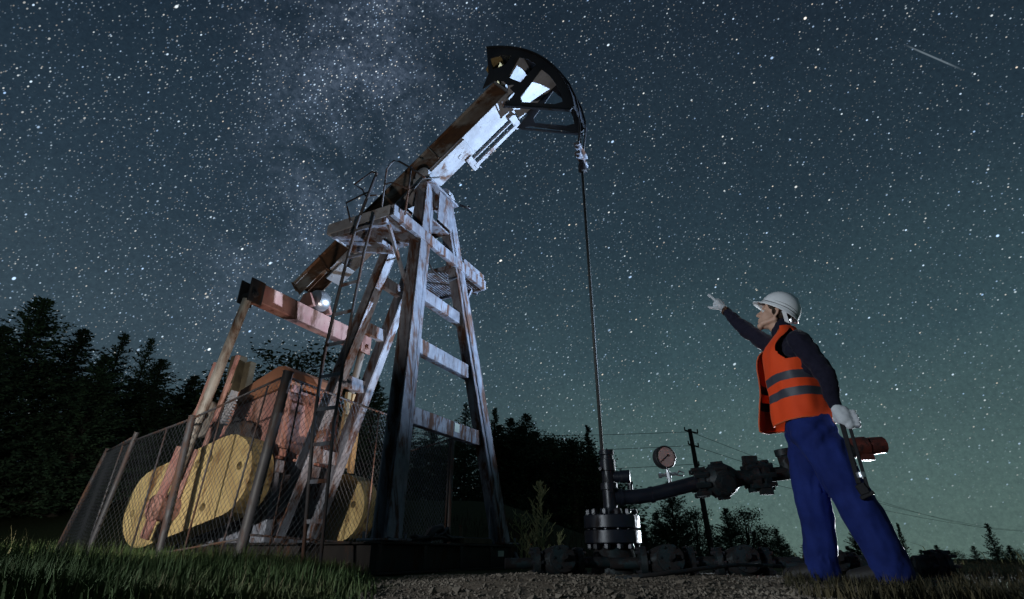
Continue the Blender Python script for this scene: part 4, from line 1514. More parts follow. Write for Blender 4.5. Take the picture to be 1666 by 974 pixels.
# gravel
rnd = random.Random(17)
gv, gf = [], []
for i in range(15000):
    y = 2.0 + 2.6 * rnd.random() ** 1.3
    x = rnd.uniform(-0.75, 1.7) if rnd.random() < .8 else rnd.uniform(-0.9, 2.6)
    if x < -0.55 - 0.1 * (y - 2) and rnd.random() < .8: continue
    s = 0.003 + 0.010 * rnd.random() ** 3.5 + (0.014 if rnd.random() < 0.008 else 0)
    z = gz(x, y) + s * 0.25
    k = len(gv)
    e = Euler((rnd.uniform(0, 6), rnd.uniform(0, 6), rnd.uniform(0, 6)))
    for d in ((1, 0, 0), (-1, 0, 0), (0, 1, 0), (0, -1, 0), (0, 0, 1), (0, 0, -1)):
        q = V(d) * s * rnd.uniform(.6, 1.25)
        q.rotate(e)
        gv.append((x + q.x, y + q.y, z + q.z * .75))
    for f in ((0, 2, 4), (2, 1, 4), (1, 3, 4), (3, 0, 4), (2, 0, 5), (1, 2, 5), (3, 1, 5), (0, 3, 5)):
        gf.append(tuple(k + j for j in f))
tag(pymesh('gravel', gv, gf, M['stone']), 'loose grey brown gravel heaped in front of the pump skid', 'gravel', None, 'stuff')

# ------------------------------------------------------------------ the worker
MAN_LOC = (1.95, 3.40, 0.15)
MAN_ROT = math.atan2(0.49, -0.87)
man = empty('person', MAN_LOC, MAN_ROT)
tag(man, 'worker in white hard hat, orange vest and blue trousers pointing up at the pump', 'person')
TAU = R(26)
hf = V((math.cos(TAU), 0, math.sin(TAU)))
hu = V((-math.sin(TAU), 0, math.cos(TAU)))
HO = V((0.098, 0, 1.692))


def hd(f, l, u):
    return HO + hf * f + V((0, l, 0)) + hu * u


HROT = Matrix((hf, V((0, 1, 0)), hu)).transposed()
# skeleton points (forward, left, up)
sh_n, el_n, wr_n = V((0.005, 0.19, 1.395)), V((-0.095, 0.235, 1.13)), V((-0.10, 0.215, 0.955))
sh_f, el_f, wr_f = V((0.13, -0.17, 1.44)), V((0.335, -0.30, 1.705)), V((0.468, -0.39, 1.935))
hipL, kneL, ankL = V((0.06, 0.09, 0.90)), V((-0.05, 0.12, 0.50)), V((-0.17, 0.13, 0.07))
hipR, kneR, ankR = V((0.09, -0.09, 0.90)), V((0.14, -0.10, 0.48)), V((0.165, -0.10, 0.07))


def arm_axis(wr, el):
    return (wr - el).normalized()


def hand_far(mb, gr):
    """right hand pointing: index out, thumb apart, three fingers curled"""
    d = V((0.47, -0.10, 0.88)).normalized()           # pointing direction
    fw = V((0.86, -0.12, -0.48)).normalized()         # palm side of the hand, towards the front
    lt = d.cross(fw).normalized()                     # across the knuckles
    p = wr_f
    mb.limb([p, p + d * 0.05, p + d * 0.095], [0.027 + gr, 0.035 + gr, 0.036 + gr])
    mb.limb([p + d * 0.05 + lt * 0.018, p + d * 0.09 + lt * 0.026], [0.022 + gr, 0.020 + gr])
    mb.limb([p + d * 0.05 - lt * 0.018, p + d * 0.09 - lt * 0.026], [0.022 + gr, 0.020 + gr])
    r = 0.0085 + gr
    i0 = p + d * 0.095 + lt * 0.028
    mb.limb([i0, i0 + d * 0.045 + fw * 0.003, i0 + d * 0.075 + fw * 0.006, i0 + d * 0.098 + fw * 0.009], [r * 1.15, r * 1.05, r, r * 0.85])
    m0_ = p + d * 0.098 + lt * 0.008
    mb.limb([m0_, m0_ + d * 0.048 + fw * 0.006, m0_ + d * 0.080 + fw * 0.012, m0_ + d * 0.104 + fw * 0.018], [r * 1.15, r * 1.05, r, r * 0.85])
    for k, off in ((1, -0.012), (2, -0.030)):
        b0 = p + d * (0.096 - 0.004 * k) + lt * off
        L = (1.0, 0.95, 0.78)[k]
        mb.limb([b0, b0 + d * 0.030 * L + fw * 0.028 * L, b0 + d * 0.006 + fw * 0.050 * L, b0 - d * 0.016 + fw * 0.036 * L], [r * 1.1, r * 1.05, r, r * .9])
    t0 = p + d * 0.03 + lt * 0.026 + fw * 0.012
    mb.limb([t0, t0 + d * 0.028 + fw * 0.034 + lt * 0.012, t0 + d * 0.052 + fw * 0.056 + lt * 0.014, t0 + d * 0.070 + fw * 0.066 + lt * 0.012], [r * 1.4, r * 1.25, r * 1.1, r * .9])


def hand_near(mb, gr):
    """left fist closed round the wrench handle, knuckles to the back"""
    p = wr_n
    mb.limb([p, p + V((-0.014, 0.006, -0.05)), p + V((-0.030, 0.008, -0.09))], [0.030 + gr, 0.038 + gr, 0.040 + gr])
    mb.limb([p + V((-0.035, 0.012, -0.045)), p + V((-0.048, 0.010, -0.125))], [0.030 + gr, 0.028 + gr])
    r = 0.0092 + gr
    for k in range(4):
        z = -0.050 - k * 0.0255
        L = (0.95, 1.0, 0.96, 0.8)[k]
        b0 = p + V((-0.045 - 0.005 * k, 0.018, z))
        mb.limb([b0, b0 + V((-0.042 * L, -0.004, -0.004)), b0 + V((-0.044 * L, -0.038, -0.008)), b0 + V((-0.012, -0.046, -0.006))], [r * 1.15, r * 1.12, r * 1.02, r * .9])
    t0 = p + V((0.012, -0.008, -0.05))
    mb.limb([t0, t0 + V((0.004, -0.022, -0.035)), t0 + V((-0.022, -0.036, -0.055)), t0 + V((-0.045, -0.040, -0.058))], [r * 1.4, r * 1.25, r * 1.1, r * .9])


body = MB()
body.limb([(0.065, 0, 0.93), (0.07, 0, 1.10), (0.085, 0, 1.30), (0.085, 0, 1.42)], [0.115, 0.105, 0.11, 0.09])
body.limb([(0.05, 0.09, 1.38), (0.05, -0.0, 1.40), (0.11, -0.12, 1.41)], [0.045, 0.08, 0.05])
body.limb([hd(-0.028, 0, -0.10), (0.075, 0, 1.50), (0.075, 0, 1.42)], [0.055, 0.056, 0.07])
body.limb([sh_n, el_n, wr_n], [0.040, 0.034, 0.025])
body.limb([sh_f, el_f, wr_f], [0.040, 0.034, 0.025])
for h_, k_, a_ in ((hipL, kneL, ankL), (hipR, kneR, ankR)):
    body.limb([h_, k_, a_, a_ + V((0.10, 0, -0.035))], [0.085, 0.055, 0.040, 0.035])
# head and face
body.sphere(hd(-0.010, 0, 0.025), (0.094, 0.075, 0.098), 24, 16, HROT)
body.sphere(hd(0.030, 0, -0.055), (0.060, 0.058, 0.085), 20, 14, HROT)
body.limb([hd(0.068, 0.012, -0.132), hd(0.068, -0.012, -0.132)], [0.022, 0.022])
body.limb([hd(0.055, 0.03, -0.115), hd(-0.015, 0.056, -0.075)], [0.020, 0.020])
body.limb([hd(0.055, -0.03, -0.115), hd(-0.015, -0.056, -0.075)], [0.020, 0.020])
body.limb([hd(0.078, 0.035, 0.002), hd(0.084, 0.012, 0.004), hd(0.084, -0.012, 0.004), hd(0.078, -0.035, 0.002)], [0.011, 0.012, 0.012, 0.011])
body.limb([hd(0.086, 0, -0.010), hd(0.100, 0, -0.040), hd(0.108, 0, -0.058)], [0.008, 0.010, 0.012])
body.limb([hd(0.094, 0.012, -0.062), hd(0.094, -0.012, -0.062)], [0.009, 0.009])
body.limb([hd(0.080, 0.018, -0.090), hd(0.091, 0, -0.087), hd(0.080, -0.018, -0.090)], [0.007, 0.008, 0.007])
body.limb([hd(0.077, 0.016, -0.102), hd(0.087, 0, -0.104), hd(0.077, -0.016, -0.102)], [0.007, 0.009, 0.007])
for s in (-1, 1):
    body.sphere(hd(0.050, s * 0.038, -0.045), (0.022, 0.018, 0.022), 12, 8, HROT)
    body.limb([hd(-0.012, s * 0.074, -0.060), hd(-0.022, s * 0.080, -0.035), hd(-0.022, s * 0.082, -0.012), hd(-0.006, s * 0.077, -0.004)], [0.008, 0.009, 0.010, 0.008])
hand_far(body, -0.003)
hand_near(body, -0.003)
bm_ = remeshed(body, 0.0055, 3, 0.4)
link_mesh('body', bm_, M['skin'], man)
mb = MB()
for s in (-1, 1):
    mb.sphere(hd(0.0745, s * 0.030, -0.026), 0.0125, 12, 8)
mb.build('eye', M['eye'], man, smooth=True)
mb = MB()
mb.sphere(hd(-0.026, 0, 0.010), (0.088, 0.0795, 0.082), 24, 16, HROT)
for s in (-1, 1):
    mb.limb([hd(0.012, s * 0.071, 0.0), hd(0.008, s * 0.0735, -0.040)], [0.010, 0.006])
    mb.limb([hd(0.05, s * 0.058, 0.03), hd(0.035, s * 0.066, 0.0)], [0.014, 0.010])
mb.limb([hd(-0.085, 0.03, -0.03), hd(-0.085, -0.03, -0.03)], [0.022, 0.022])
link_mesh('hair', remeshed(mb, 0.006, 2), M['hair'], man)

# hard hat
TH = R(40)
qf = V((math.cos(TH), 0, math.sin(TH))); qu = V((-math.sin(TH), 0, math.cos(TH)))
QO = V((0.086, 0, 1.690))


def hq(f, l, u):
    return QO + qf * f + V((0, l, 0)) + qu * u


mb = MB()
nu, nvv = 40, 12
rows = []
for i in range(nvv + 1):
    t = i / nvv * math.pi / 2
    row = []
    for j in range(nu):
        a = 2 * math.pi * j / nu
        ca, sa = math.cos(a), math.sin(a)
        rf, rl = (0.132 if ca > 0 else 0.138), 0.112
        c_ = math.cos(t) ** 0.85 if i < nvv else 0.0
        row.append(mb.bm.verts.new(hq(rf * ca * c_, rl * sa * c_, 0.145 * math.sin(t) ** 0.95 if t > 0 else 0)))
    rows.append(row)
for a, b_ in zip(rows, rows[1:]):
    mb._bridge(a, b_)
# rim and visor
rim = []
for j in range(nu):
    a = 2 * math.pi * j / nu
    ca, sa = math.cos(a), math.sin(a)
    ex = 0.012 + 0.036 * max(0, ca) ** 2.2
    rim.append(mb.bm.verts.new(hq((0.132 if ca > 0 else 0.138) * ca + ex * ca, 0.112 * sa + ex * sa * 0.6, -0.010 - 0.010 * max(0, ca))))
mb._bridge(rim, rows[0])
bmesh.ops.remove_doubles(mb.bm, verts=mb.bm.verts, dist=1e-5)
helmet = mb.build('hard_hat', M['helmet'], man, smooth=True)
sd = helmet.modifiers.new('s', 'SOLIDIFY'); sd.thickness = 0.004
mb = MB()
mb.tube([hq(0.10, 0, 0.094), hq(0.06, 0, 0.133), hq(0.0, 0, 0.149), hq(-0.06, 0, 0.135), hq(-0.112, 0, 0.080)], [0.006, 0.009, 0.010, 0.009, 0.006], 10)
for s in (-1, 1):
    mb.tube([hq(0.09, s * 0.035, 0.091), hq(0.0, s * 0.045, 0.133), hq(-0.09, s * 0.035, 0.097)], [0.003, 0.004, 0.003], 8)
mb.build('ridge', M['helmet'], helmet, smooth=True)
mb = MB()
for u, k in ((0.016, 1.003), (0.036, 0.992)):
    pts = []
    for j in range(nu + 1):
        a = 2 * math.pi * j / nu
        ca, sa = math.cos(a), math.sin(a)
        t = math.asin(min(1, u / 0.135))
        c_ = math.cos(t) ** 0.85 * k
        w_ = 0.004 * math.cos(3 * a)
        pts.append(hq((0.132 if ca > 0 else 0.138) * ca * c_, 0.112 * sa * c_, u + w_))
    mb.tube(pts, 0.0022, 6, False)
mb.build('hat_line', M['helmetline'], helmet)
mb = MB()      # cradle straps behind the ear
for s in (-1, 1):
    mb.box(hq(-0.05, s * 0.098, -0.005), hd(-0.098, s * 0.045, -0.082), 0.003, 0.026, (1, 0, 0))
mb.box(hd(-0.075, 0.055, -0.080), hd(-0.075, -0.055, -0.080), 0.004, 0.024, (0, 0, 1))
mb.build('strap', M['helmet'], helmet)


def fold(co, amp, seed, sc=(9, 9, 5)):
    return amp * (noise.noise(V((co.x * sc[0] + seed, co.y * sc[1], co.z * sc[2]))) + 0.5 * noise.noise(V((co.x * sc[0] * 2.3, co.y * sc[1] * 2.3 + seed, co.z * sc[2] * 2.6))))


# sweater
mb = MB()
mb.limb([(0.065, 0, 0.97), (0.075, 0, 1.12), (0.085, 0, 1.30), (0.080, 0, 1.40)], [0.128, 0.122, 0.128, 0.11])
mb.limb([(0.03, 0.12, 1.36), (0.06, 0, 1.42), (0.11, -0.13, 1.40)], [0.085, 0.10, 0.085])
mb.limb([(0.02, 0.13, 1.20), (0.08, -0.12, 1.20)], [0.075, 0.08])
mb.limb([(0.072, 0, 1.44), (0.082, 0, 1.53), (0.085, 0, 1.578)], [0.090, 0.072, 0.066])
mb.limb([sh_n, sh_n.lerp(el_n, 0.5), el_n, el_n.lerp(wr_n, .5), wr_n + V((0, 0, 0.005))], [0.072, 0.064, 0.058, 0.050, 0.040])
mb.limb([sh_f, sh_f.lerp(el_f, 0.5), el_f, el_f.lerp(wr_f, .5), wr_f - arm_axis(wr_f, el_f) * 0.012], [0.072, 0.066, 0.056, 0.047, 0.036])
link_mesh('sweater', remeshed(mb, 0.008, 4, 0.5, lambda c: fold(c, 0.011, 2.0, (11, 11, 14))), M['sweater'], man)
# trousers
mb = MB()
mb.limb([(0.06, 0.05, 0.97), (0.075, -0.05, 0.97)], [0.128, 0.128])
mb.limb([(0.055, 0.06, 0.88), (0.085, -0.06, 0.88)], [0.130, 0.125])
mb.limb([hipL + V((0, 0, -0.05)), V((0.0, 0.11, 0.70)), kneL, V((-0.095, 0.125, 0.36)), V((-0.14, 0.13, 0.20)), V((-0.168, 0.13, 0.085)), V((-0.165, 0.13, 0.07))], [0.130, 0.123, 0.112, 0.107, 0.098, 0.100, 0.092])
mb.limb([hipR + V((0, 0, -0.05)), V((0.125, -0.10, 0.70)), kneR, V((0.140, -0.10, 0.34)), V((0.150, -0.10, 0.20)), V((0.168, -0.10, 0.085)), V((0.172, -0.10, 0.07))], [0.120, 0.108, 0.100, 0.097, 0.092, 0.098, 0.092])


def tfold(c):
    f = fold(c, 0.013, 5.0, (11, 11, 5))
    low = max(0, 1 - c.z / 0.32)
    f += low * 0.007 * math.sin(c.z * 44 + 2 * noise.noise(V((c.x * 8, c.y * 8, 1))))
    f += 0.016 * (abs(noise.noise(V((c.x * 7 + c.z * 2.2, c.y * 7, c.z * 1.7 + 3)))) - 0.2)
    hip = max(0, 1 - abs(c.z - 0.82) / 0.16)
    f += hip * 0.007 * math.sin((c.z * 1.6 + c.x) * 36 + 3 * noise.noise(V((c.x * 6, c.y * 6, 4))))
    kn = max(0, 1 - abs(c.z - 0.5) / 0.12)
    f += kn * 0.005 * math.sin((c.z + c.x * .5) * 38 + 3 * noise.noise(V((c.x * 6, c.y * 6, 8))))
    return f


link_mesh('trousers', remeshed(mb, 0.009, 5, 0.5, tfold), M['trousers'], man)
for a_ in (ankL, ankR):
    mb = MB()
    z0 = 0.045
    mb.limb([a_ + V((-0.035, 0, -0.02)), V((a_.x + 0.06, a_.y, z0 + 0.01)), V((a_.x + 0.15, a_.y, z0 - 0.005)), V((a_.x + 0.19, a_.y, z0 - 0.008))], [0.052, 0.050, 0.044, 0.038])
    link_mesh('boot', remeshed(mb, 0.009, 3), M['boot'], man)
# vest
mb = MB()
nz, na = 48, 80
ZL, ZH = 0.905, 1.555


def vest_pt(a, z):
    """a: 0 at the front opening, growing over the left (near) side, round the back to 2 pi"""
    t = (z - ZL) / (ZH - ZL)
    cx = 0.080 - 0.012 * (1 - t) + 0.0
    ax_ = 0.168 - 0.012 * t
    by = 0.205
    top = S((z - 1.36) / 0.20)
    ax_ = ax_ * (1 - 0.52 * top)
    by = by * (1 - 0.55 * top)
    cx += 0.0
    # far half of the front swings open and forward near the hem
    x = cx + ax_ * math.cos(a)
    y = by * math.sin(a)
    far = S((a - 4.9) / 1.1)
    near = S((0.9 - a) / 0.8)
    flare = (1 - t)
    x += far * (0.012 + 0.105 * flare ** 1.1)
    y += far * 0.02
    x += near * 0.030 * flare
    n = 0.017 * noise.noise(V((x * 7, y * 7, z * 4))) + 0.009 * noise.noise(V((x * 16, y * 16, z * 9)))
    return V((x + n * math.cos(a), y + n * math.sin(a), z - 0.03 * far * flare - 0.01 * near * flare))


grid = []
a0, a1 = 0.16, 2 * math.pi - 0.02
for i in range(nz + 1):
    z = ZL + (ZH - ZL) * i / nz
    nk = 0.0 if z < 1.38 else 1.15 * S((z - 1.38) / 0.17)     # the neck opens towards the top
    grid.append([mb.bm.verts.new(vest_pt((a0 + nk) + ((a1 - nk) - (a0 + nk)) * j / na, z)) for j in range(na + 1)])
for i in range(nz):
    z = ZL + (ZH - ZL) * (i + .5) / nz
    for j in range(na):
        a = a0 + (a1 - a0) * (j + .5) / na
        hole = False
        for ac in (math.pi * 0.5, math.pi * 1.5):
            e = ((a - ac - 0.1 * (1 if ac < 3 else -1)) / 0.62) ** 2 + ((z - 1.405) / 0.125) ** 2
            if e < 1: hole = True
        if hole: continue
        mb.mi = 1 if (1.155 < z < 1.207 or 1.035 < z < 1.092) else 0
        mb._face([grid[i][j], grid[i][j + 1], grid[i + 1][j + 1], grid[i + 1][j]])
mb.mi = 0
loose = [v for v in mb.bm.verts if not v.link_faces]
bmesh.ops.delete(mb.bm, geom=loose, context='VERTS')
vest = mb.build('vest', [M['vest'], M['stripe']], man, smooth=True)
sd = vest.modifiers.new('s', 'SOLIDIFY'); sd.thickness = 0.005; sd.offset = 1
sb = vest.modifiers.new('ss', 'SUBSURF'); sb.levels = 1; sb.render_levels = 1
M['binding'] = plain('vest_edge_tape', (0.50, 0.09, 0.03), (0.42, 0.07, 0.02), 12, 0.7, 0, 0.2, 0.002)
mb = MB()
zz = [ZL + (ZH - ZL) * i / 24 for i in range(24)]
def nk_(z): return 0.0 if z < 1.38 else 1.15 * S((z - 1.38) / 0.17)
off = V((0.0, 0.004, 0))
mb.tube([vest_pt(a0 + nk_(z), z) + off for z in zz], 0.0055, 6)
mb.tube([vest_pt(a1 - nk_(z), z) + V((0.005, 0, 0)) for z in zz], 0.0055, 6)
mb.tube([vest_pt(a0 + (a1 - a0) * i / 60, ZL) for i in range(61)], 0.0055, 6)
mb.build('binding', M['binding'], vest, smooth=True)
mb = MB(); hand_far(mb, 0.0012); link_mesh('glove', remeshed(mb, 0.0042, 2, 0.4), M['glove'], man)
mb = MB(); hand_near(mb, 0.0012); link_mesh('glove', remeshed(mb, 0.0042, 2, 0.4), M['glove'], man)
d_ = arm_axis(wr_f, el_f)
mb = MB(); mb.tube([wr_f - d_ * 0.022, wr_f - d_ * 0.002], 0.037, 18); mb.tube([wr_f - d_ * 0.012 + V((0.0, 0.025, 0.012)), wr_f - d_ * 0.012 + V((0.0, 0.036, 0.018))], 0.018, 14)
mb.build('watch', M['strap'], man, smooth=False)

# pipe wrench in the left fist
pw = empty('pipe_wrench', (0, 0, 0), 0)
pw.location = Matrix.Translation(V(MAN_LOC)) @ Matrix.Rotation(MAN_ROT, 4, 'Z') @ V((-0.115, 0.225, 0.80))
pw.rotation_euler = (0, 0, MAN_ROT)
tag(pw, 'long black pipe wrench hanging head down from the left fist of the worker', 'wrench')
mb = MB()
mb.box((0.005, 0, 0.12), (0.0, 0.02, -0.30), 0.016, 0.026, (1, 0, 0))
mb.box((0.0, 0.020, -0.30), (-0.02, 0.022, -0.355), 0.030, 0.05, (1, 0, 0))
mb.build('handle', M['tool'], pw, bevel=0.004)
mb = MB()
mb.box((-0.030, 0.005, 0.02), (-0.036, 0.02, -0.33), 0.012, 0.018, (1, 0, 0))
mb.box((-0.06, 0.02, -0.345), (0.01, 0.02, -0.375), 0.026, 0.022, (0, 0, 1))
mb.build('hook_jaw', M['tool'], pw, bevel=0.003)
mb = MB()
mb.lathe((-0.022, 0.02, -0.27), (0.03, 0, 1), [(0, 0.016), (0.004, 0.024), (0.03, 0.024), (0.034, 0.016)], 14)
mb.build('adjusting_nut', M['steel'], pw)

# ------------------------------------------------------------------ night sky
w = bpy.data.worlds.new('World')
scene.world = w
w.use_nodes = True
nt = w.node_tree
nt.nodes.clear()
out = N(nt, 'ShaderNodeOutputWorld')
bg = N(nt, 'ShaderNodeBackground')
nt.links.new(bg.outputs[0], out.inputs[0])
tc = N(nt, 'ShaderNodeTexCoord')
nv = N(nt, 'ShaderNodeVectorMath', operation='NORMALIZE')
nt.links.new(tc.outputs['Generated'], nv.inputs[0])
vec = nv.outputs[0]
sp = N(nt, 'ShaderNodeSeparateXYZ')
nt.links.new(vec, sp.inputs[0])


def math_(op, a, b_=None, clamp=False):
    n = N(nt, 'ShaderNodeMath', operation=op)
    n.use_clamp = clamp
    for i, v_ in enumerate((a, b_)):
        if v_ is None: continue
        if isinstance(v_, (int, float)): n.inputs[i].default_value = v_
        else: nt.links.new(v_, n.inputs[i])
    return n.outputs[0]


def lin(r, g, b_):
    return tuple(((c / 255) / 12.92 if c <= 10 else (((c / 255) + 0.055) / 1.055) ** 2.4) for c in (r, g, b_))


grad = ramp(nt, sp.outputs[2], [(0.0, lin(84, 106, 100)), (0.12, lin(75, 98, 97)), (0.30, lin(55, 77, 84)), (0.52, lin(39, 56, 67)), (0.75, lin(31, 44, 56)), (1.0, lin(27, 38, 49))])
gradl = ramp(nt, sp.outputs[2], [(0.0, lin(60, 76, 80)), (0.12, lin(62, 79, 86)), (0.30, lin(55, 72, 83)), (0.52, lin(40, 56, 69)), (0.75, lin(28, 42, 55)), (1.0, lin(25, 36, 48))])
lr = ramp(nt, math_('MULTIPLY_ADD', sp.outputs[0], 0.9), [(0.0, (0, 0, 0)), (1.0, (1, 1, 1))])
lrn = nt.nodes[-2]
lf_ = N(nt, 'ShaderNodeMapRange')
lf_.inputs[1].default_value = -0.45
lf_.inputs[2].default_value = 0.25
nt.links.new(sp.outputs[0], lf_.inputs[0])
sky = mixc(nt, lf_.outputs[0], gradl, grad)
# mottled air glow
gl = noise_tex(nt, vec, 3.0, 5, 0.6)
sky = mixc(nt, 1.0, sky, ramp(nt, gl, [(0.3, (0.88, 0.88, 0.90)), (0.7, (1.12, 1.12, 1.10))]), 'MULTIPLY')
gr = noise_tex(nt, vec, 170.0, 3, 0.75)
sky = mixc(nt, 1.0, sky, ramp(nt, gr, [(0.25, (0.80, 0.80, 0.82)), (0.5, (1, 1, 1)), (0.75, (1.22, 1.22, 1.20))]), 'MULTIPLY')
# milky way band
d1, d2 = ray(625, 10).normalized(), ray(490, 440).normalized()
bnrm = d1.cross(d2).normalized()
dt = N(nt, 'ShaderNodeVectorMath', operation='DOT_PRODUCT')
nt.links.new(vec, dt.inputs[0])
dt.inputs[1].default_value = bnrm
wob = math_('MULTIPLY_ADD', noise_tex(nt, vec, 4.0, 4, 0.6), 0.16)
nt.nodes[-1].inputs[2].default_value = -0.08
dd = math_('ADD', dt.outputs['Value'], wob)
band = math_('POWER', 2.718, math_('MULTIPLY', math_('MULTIPLY', dd, dd), -64.0))
lane = ramp(nt, noise_tex(nt, vec, 6.5, 7, 0.65, 0.6), [(0.40, (0.05, 0.05, 0.05)), (0.60, (1, 1, 1))])
bandm = mixc(nt, 1.0, lane, band, 'MULTIPLY')
mwg = ramp(nt, noise_tex(nt, vec, 95.0, 5, 0.8), [(0.38, (0.35, 0.36, 0.40)), (0.5, (0.9, 0.9, 0.9)), (0.64, (1.9, 1.85, 1.8))])
bandm = mixc(nt, 1.0, bandm, mwg, 'MULTIPLY')
fade = ramp(nt, sp.outputs[2], [(0.25, (0, 0, 0)), (0.5, (1, 1, 1))])
bandm = mixc(nt, 1.0, bandm, fade, 'MULTIPLY')
sky = mixc(nt, 1.0, sky, mixc(nt, 1.0, bandm, (0.042, 0.055, 0.080), 'MULTIPLY'), 'ADD')
# stars, drawn out slightly by the long exposure
e1 = V((0.78, -0.22, 0.58)).normalized()
dS = N(nt, 'ShaderNodeVectorMath', operation='DOT_PRODUCT'); nt.links.new(vec, dS.inputs[0]); dS.inputs[1].default_value = e1
sc_ = N(nt, 'ShaderNodeVectorMath', operation='SCALE'); sc_.inputs[0].default_value = e1 * 0.40; nt.links.new(dS.outputs['Value'], sc_.inputs['Scale'])
sv_ = N(nt, 'ShaderNodeVectorMath', operation='SUBTRACT'); nt.links.new(vec, sv_.inputs[0]); nt.links.new(sc_.outputs[0], sv_.inputs[1])
svec = sv_.outputs[0]


def stars(scale, radius, strength, dim_pow, tint):
    vo = N(nt, 'ShaderNodeTexVoronoi')
    vo.inputs['Scale'].default_value = scale
    nt.links.new(svec, vo.inputs['Vector'])
    cs = N(nt, 'ShaderNodeSeparateColor')
    nt.links.new(vo.outputs['Color'], cs.inputs[0])
    mr = N(nt, 'ShaderNodeMapRange', interpolation_type='SMOOTHSTEP')
    mr.inputs[1].default_value = radius * scale
    mr.inputs[2].default_value = radius * scale * 0.45
    nt.links.new(vo.outputs['Distance'], mr.inputs[0])
    br = math_('POWER', cs.outputs[0], dim_pow)
    s_ = math_('MULTIPLY', math_('MULTIPLY', mr.outputs[0], br), strength)
    col = ramp(nt, cs.outputs[1], [(0.0, (0.42, 0.64, 1.0)), (0.5, (0.72, 0.88, 1.0)), (0.78, (0.95, 1.0, 0.98)), (1.0, (1.0, 0.84, 0.66))])
    return mixc(nt, 1.0, mixc(nt, s_, (0, 0, 0), (1, 1, 1)), col, 'MULTIPLY'), s_, col


def add_stars(sky, scale, radius, strength, pw_, mask=None):
    _, s_, col = stars(scale, radius, strength, pw_, 0)
    if mask is not None:
        s_ = math_('MULTIPLY', s_, mask)
    vm = N(nt, 'ShaderNodeVectorMath', operation='SCALE')
    nt.links.new(col, vm.inputs[0])
    nt.links.new(s_, vm.inputs['Scale'])
    return mixc(nt, 1.0, sky, vm.outputs[0], 'ADD')


ext = N(nt, 'ShaderNodeMapRange')
ext.inputs[1].default_value = -0.02; ext.inputs[2].default_value = 0.25
ext.inputs[3].default_value = 0.15; ext.inputs[4].default_value = 1.0
nt.links.new(sp.outputs[2], ext.inputs[0])
sky = add_stars(sky, 25, 0.0022, 1.9, 1.0, ext.outputs[0])
sky = add_stars(sky, 80, 0.00145, 1.15, 2.2, ext.outputs[0])
sky = add_stars(sky, 165, 0.00115, 0.70, 2.0, ext.outputs[0])
bsep = N(nt, 'ShaderNodeSeparateColor')
nt.links.new(bandm, bsep.inputs[0])
bm2 = math_('MULTIPLY_ADD', bsep.outputs[0], 0.9)
nt.nodes[-1].inputs[2].default_value = 0.22
left_more = N(nt, 'ShaderNodeMapRange')
left_more.inputs[1].default_value = -0.6; left_more.inputs[2].default_value = 0.4
left_more.inputs[3].default_value = 1.5; left_more.inputs[4].default_value = 0.6
nt.links.new(sp.outputs[0], left_more.inputs[0])
bm2 = math_('MULTIPLY', math_('MULTIPLY', bm2, left_more.outputs[0]), ext.outputs[0])
sky = add_stars(sky, 270, 0.0010, 0.90, 1.0, bm2)
# meteor
ma, mb_ = ray(1466, 70).normalized(), ray(1572, 116).normalized()
mn = ma.cross(mb_).normalized(); mt = (mb_ - ma).normalized(); mc = ((ma + mb_) / 2).normalized()
dA = N(nt, 'ShaderNodeVectorMath', operation='DOT_PRODUCT'); nt.links.new(vec, dA.inputs[0]); dA.inputs[1].default_value = mn
dB = N(nt, 'ShaderNodeVectorMath', operation='DOT_PRODUCT'); nt.links.new(vec, dB.inputs[0]); dB.inputs[1].default_value = mt
half = (mb_ - ma).length / 2
ac_ = N(nt, 'ShaderNodeMapRange', interpolation_type='SMOOTHSTEP')
ac_.inputs[1].default_value = 0.0016; ac_.inputs[2].default_value = 0.0002
nt.links.new(math_('ABSOLUTE', dA.outputs['Value']), ac_.inputs[0])
al_ = N(nt, 'ShaderNodeMapRange', interpolation_type='SMOOTHSTEP')
al_.inputs[1].default_value = half; al_.inputs[2].default_value = half * 0.3
nt.links.new(math_('ABSOLUTE', math_('SUBTRACT', dB.outputs['Value'], mc.dot(mt))), al_.inputs[0])
dC = N(nt, 'ShaderNodeVectorMath', operation='DOT_PRODUCT'); nt.links.new(vec, dC.inputs[0]); dC.inputs[1].default_value = mc
fr_ = math_('GREATER_THAN', dC.outputs['Value'], 0.5)
met = math_('MULTIPLY', math_('MULTIPLY', math_('MULTIPLY', ac_.outputs[0], al_.outputs[0]), fr_), 0.16)
vm = N(nt, 'ShaderNodeVectorMath', operation='SCALE')
vm.inputs[0].default_value = (0.75, 0.9, 1.0)
nt.links.new(met, vm.inputs['Scale'])
sky = mixc(nt, 1.0, sky, vm.outputs[0], 'ADD')
nt.links.new(sky, bg.inputs[0])
bg.inputs[1].default_value = 1.0
w.cycles.sampling_method = 'NONE'

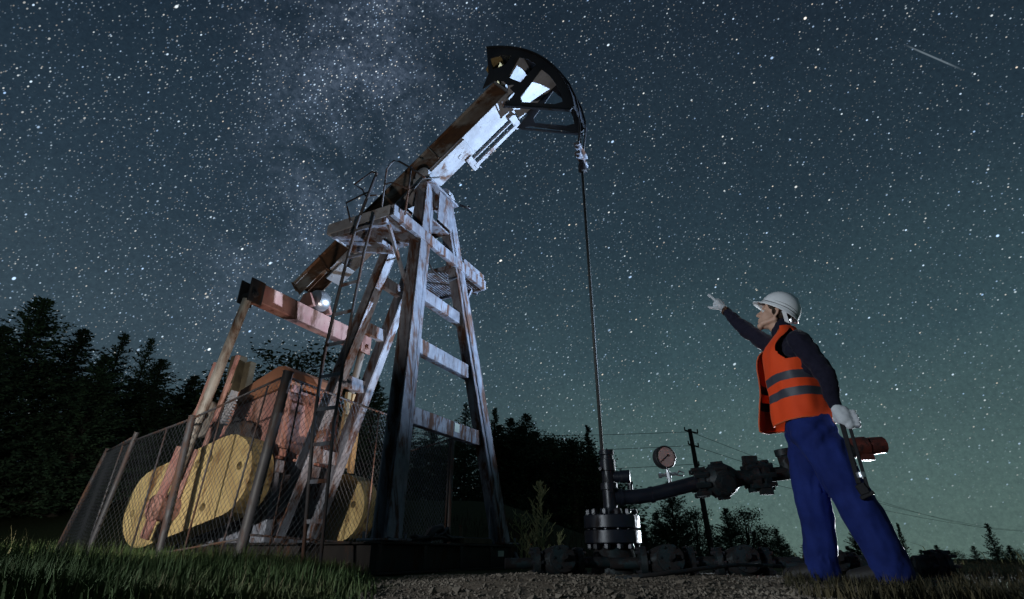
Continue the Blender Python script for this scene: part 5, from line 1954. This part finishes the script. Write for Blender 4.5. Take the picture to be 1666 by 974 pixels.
# ------------------------------------------------------------------ unseen spot lamps
def spot(name, loc, aim, power, col, angle, blend, size):
    ld = bpy.data.lights.new(name, 'SPOT')
    ld.energy = power
    ld.color = col
    ld.spot_size = R(angle)
    ld.spot_blend = blend
    ld.shadow_soft_size = size
    o = bpy.data.objects.new(name, ld)
    o.location = loc
    o.rotation_euler = (V(aim) - V(loc)).to_track_quat('-Z', 'Y').to_euler()
    COL.objects.link(o)
    return o


# flood lamp standing off to the right, tilted up at the pump
spot('flood_lamp', (9.2, 8.0, 0.9), (-0.3, 5.8, 5.1), 18000, (0.56, 0.74, 1.0), 45, 0.8, 0.08)
# lamp far down the slope, hidden behind the worker
spot('slope_lamp', (8.3, 11.6, 0.35), (1.85, 3.65, 1.25), 22000, (0.82, 0.91, 1.0), 20, 0.45, 0.07)
# hand torch in front of the pump
spot('hand_torch', (-0.15, 1.5, 0.36), (-1.35, 5.6, 4.9), 430, (1.0, 0.88, 0.76), 50, 0.6, 0.05)
# warm work lamp on the skid under the tower
spot('work_lamp', PJW(0.25, -0.1, 0.55), PJW(-1.7, 0.0, 2.5), 190, (1.0, 0.82, 0.70), 70, 0.6, 0.06)
# dim lamp beside the camera lighting the worker and the wellhead
spot('camp_lamp', (-4.2, 0.1, 1.25), (1.75, 3.6, 1.35), 1050, (0.82, 0.91, 1.0), 50, 0.8, 0.10)
# added spot without a known source, faintly brightening the left trees
spot('wood_fill', (-3.0, -1.5, 1.6), (-12.5, 16.0, 4.0), 1000, (0.92, 1.0, 0.95), 64, 1.0, 0.15)
# added fill spot brightening the counterweights and the meadow grass
spot('meadow_fill', (-3.6, 0.2, 1.2), (-4.1, 3.9, 0.22), 1700, (1.0, 0.97, 0.90), 72, 0.9, 0.08)

# ------------------------------------------------------------------ render settings
scene.render.engine = 'CYCLES'
scene.cycles.use_denoising = True
scene.cycles.use_adaptive_sampling = False
scene.cycles.use_light_tree = False
scene.cycles.max_bounces = 5
scene.cycles.diffuse_bounces = 2
scene.cycles.glossy_bounces = 2
scene.cycles.sample_clamp_indirect = 2.0
scene.view_settings.view_transform = 'Standard'
scene.view_settings.look = 'None'
scene.view_settings.exposure = 0
scene.view_settings.gamma = 1
scene.view_settings.use_curve_mapping = False
scene.render.film_transparent = False
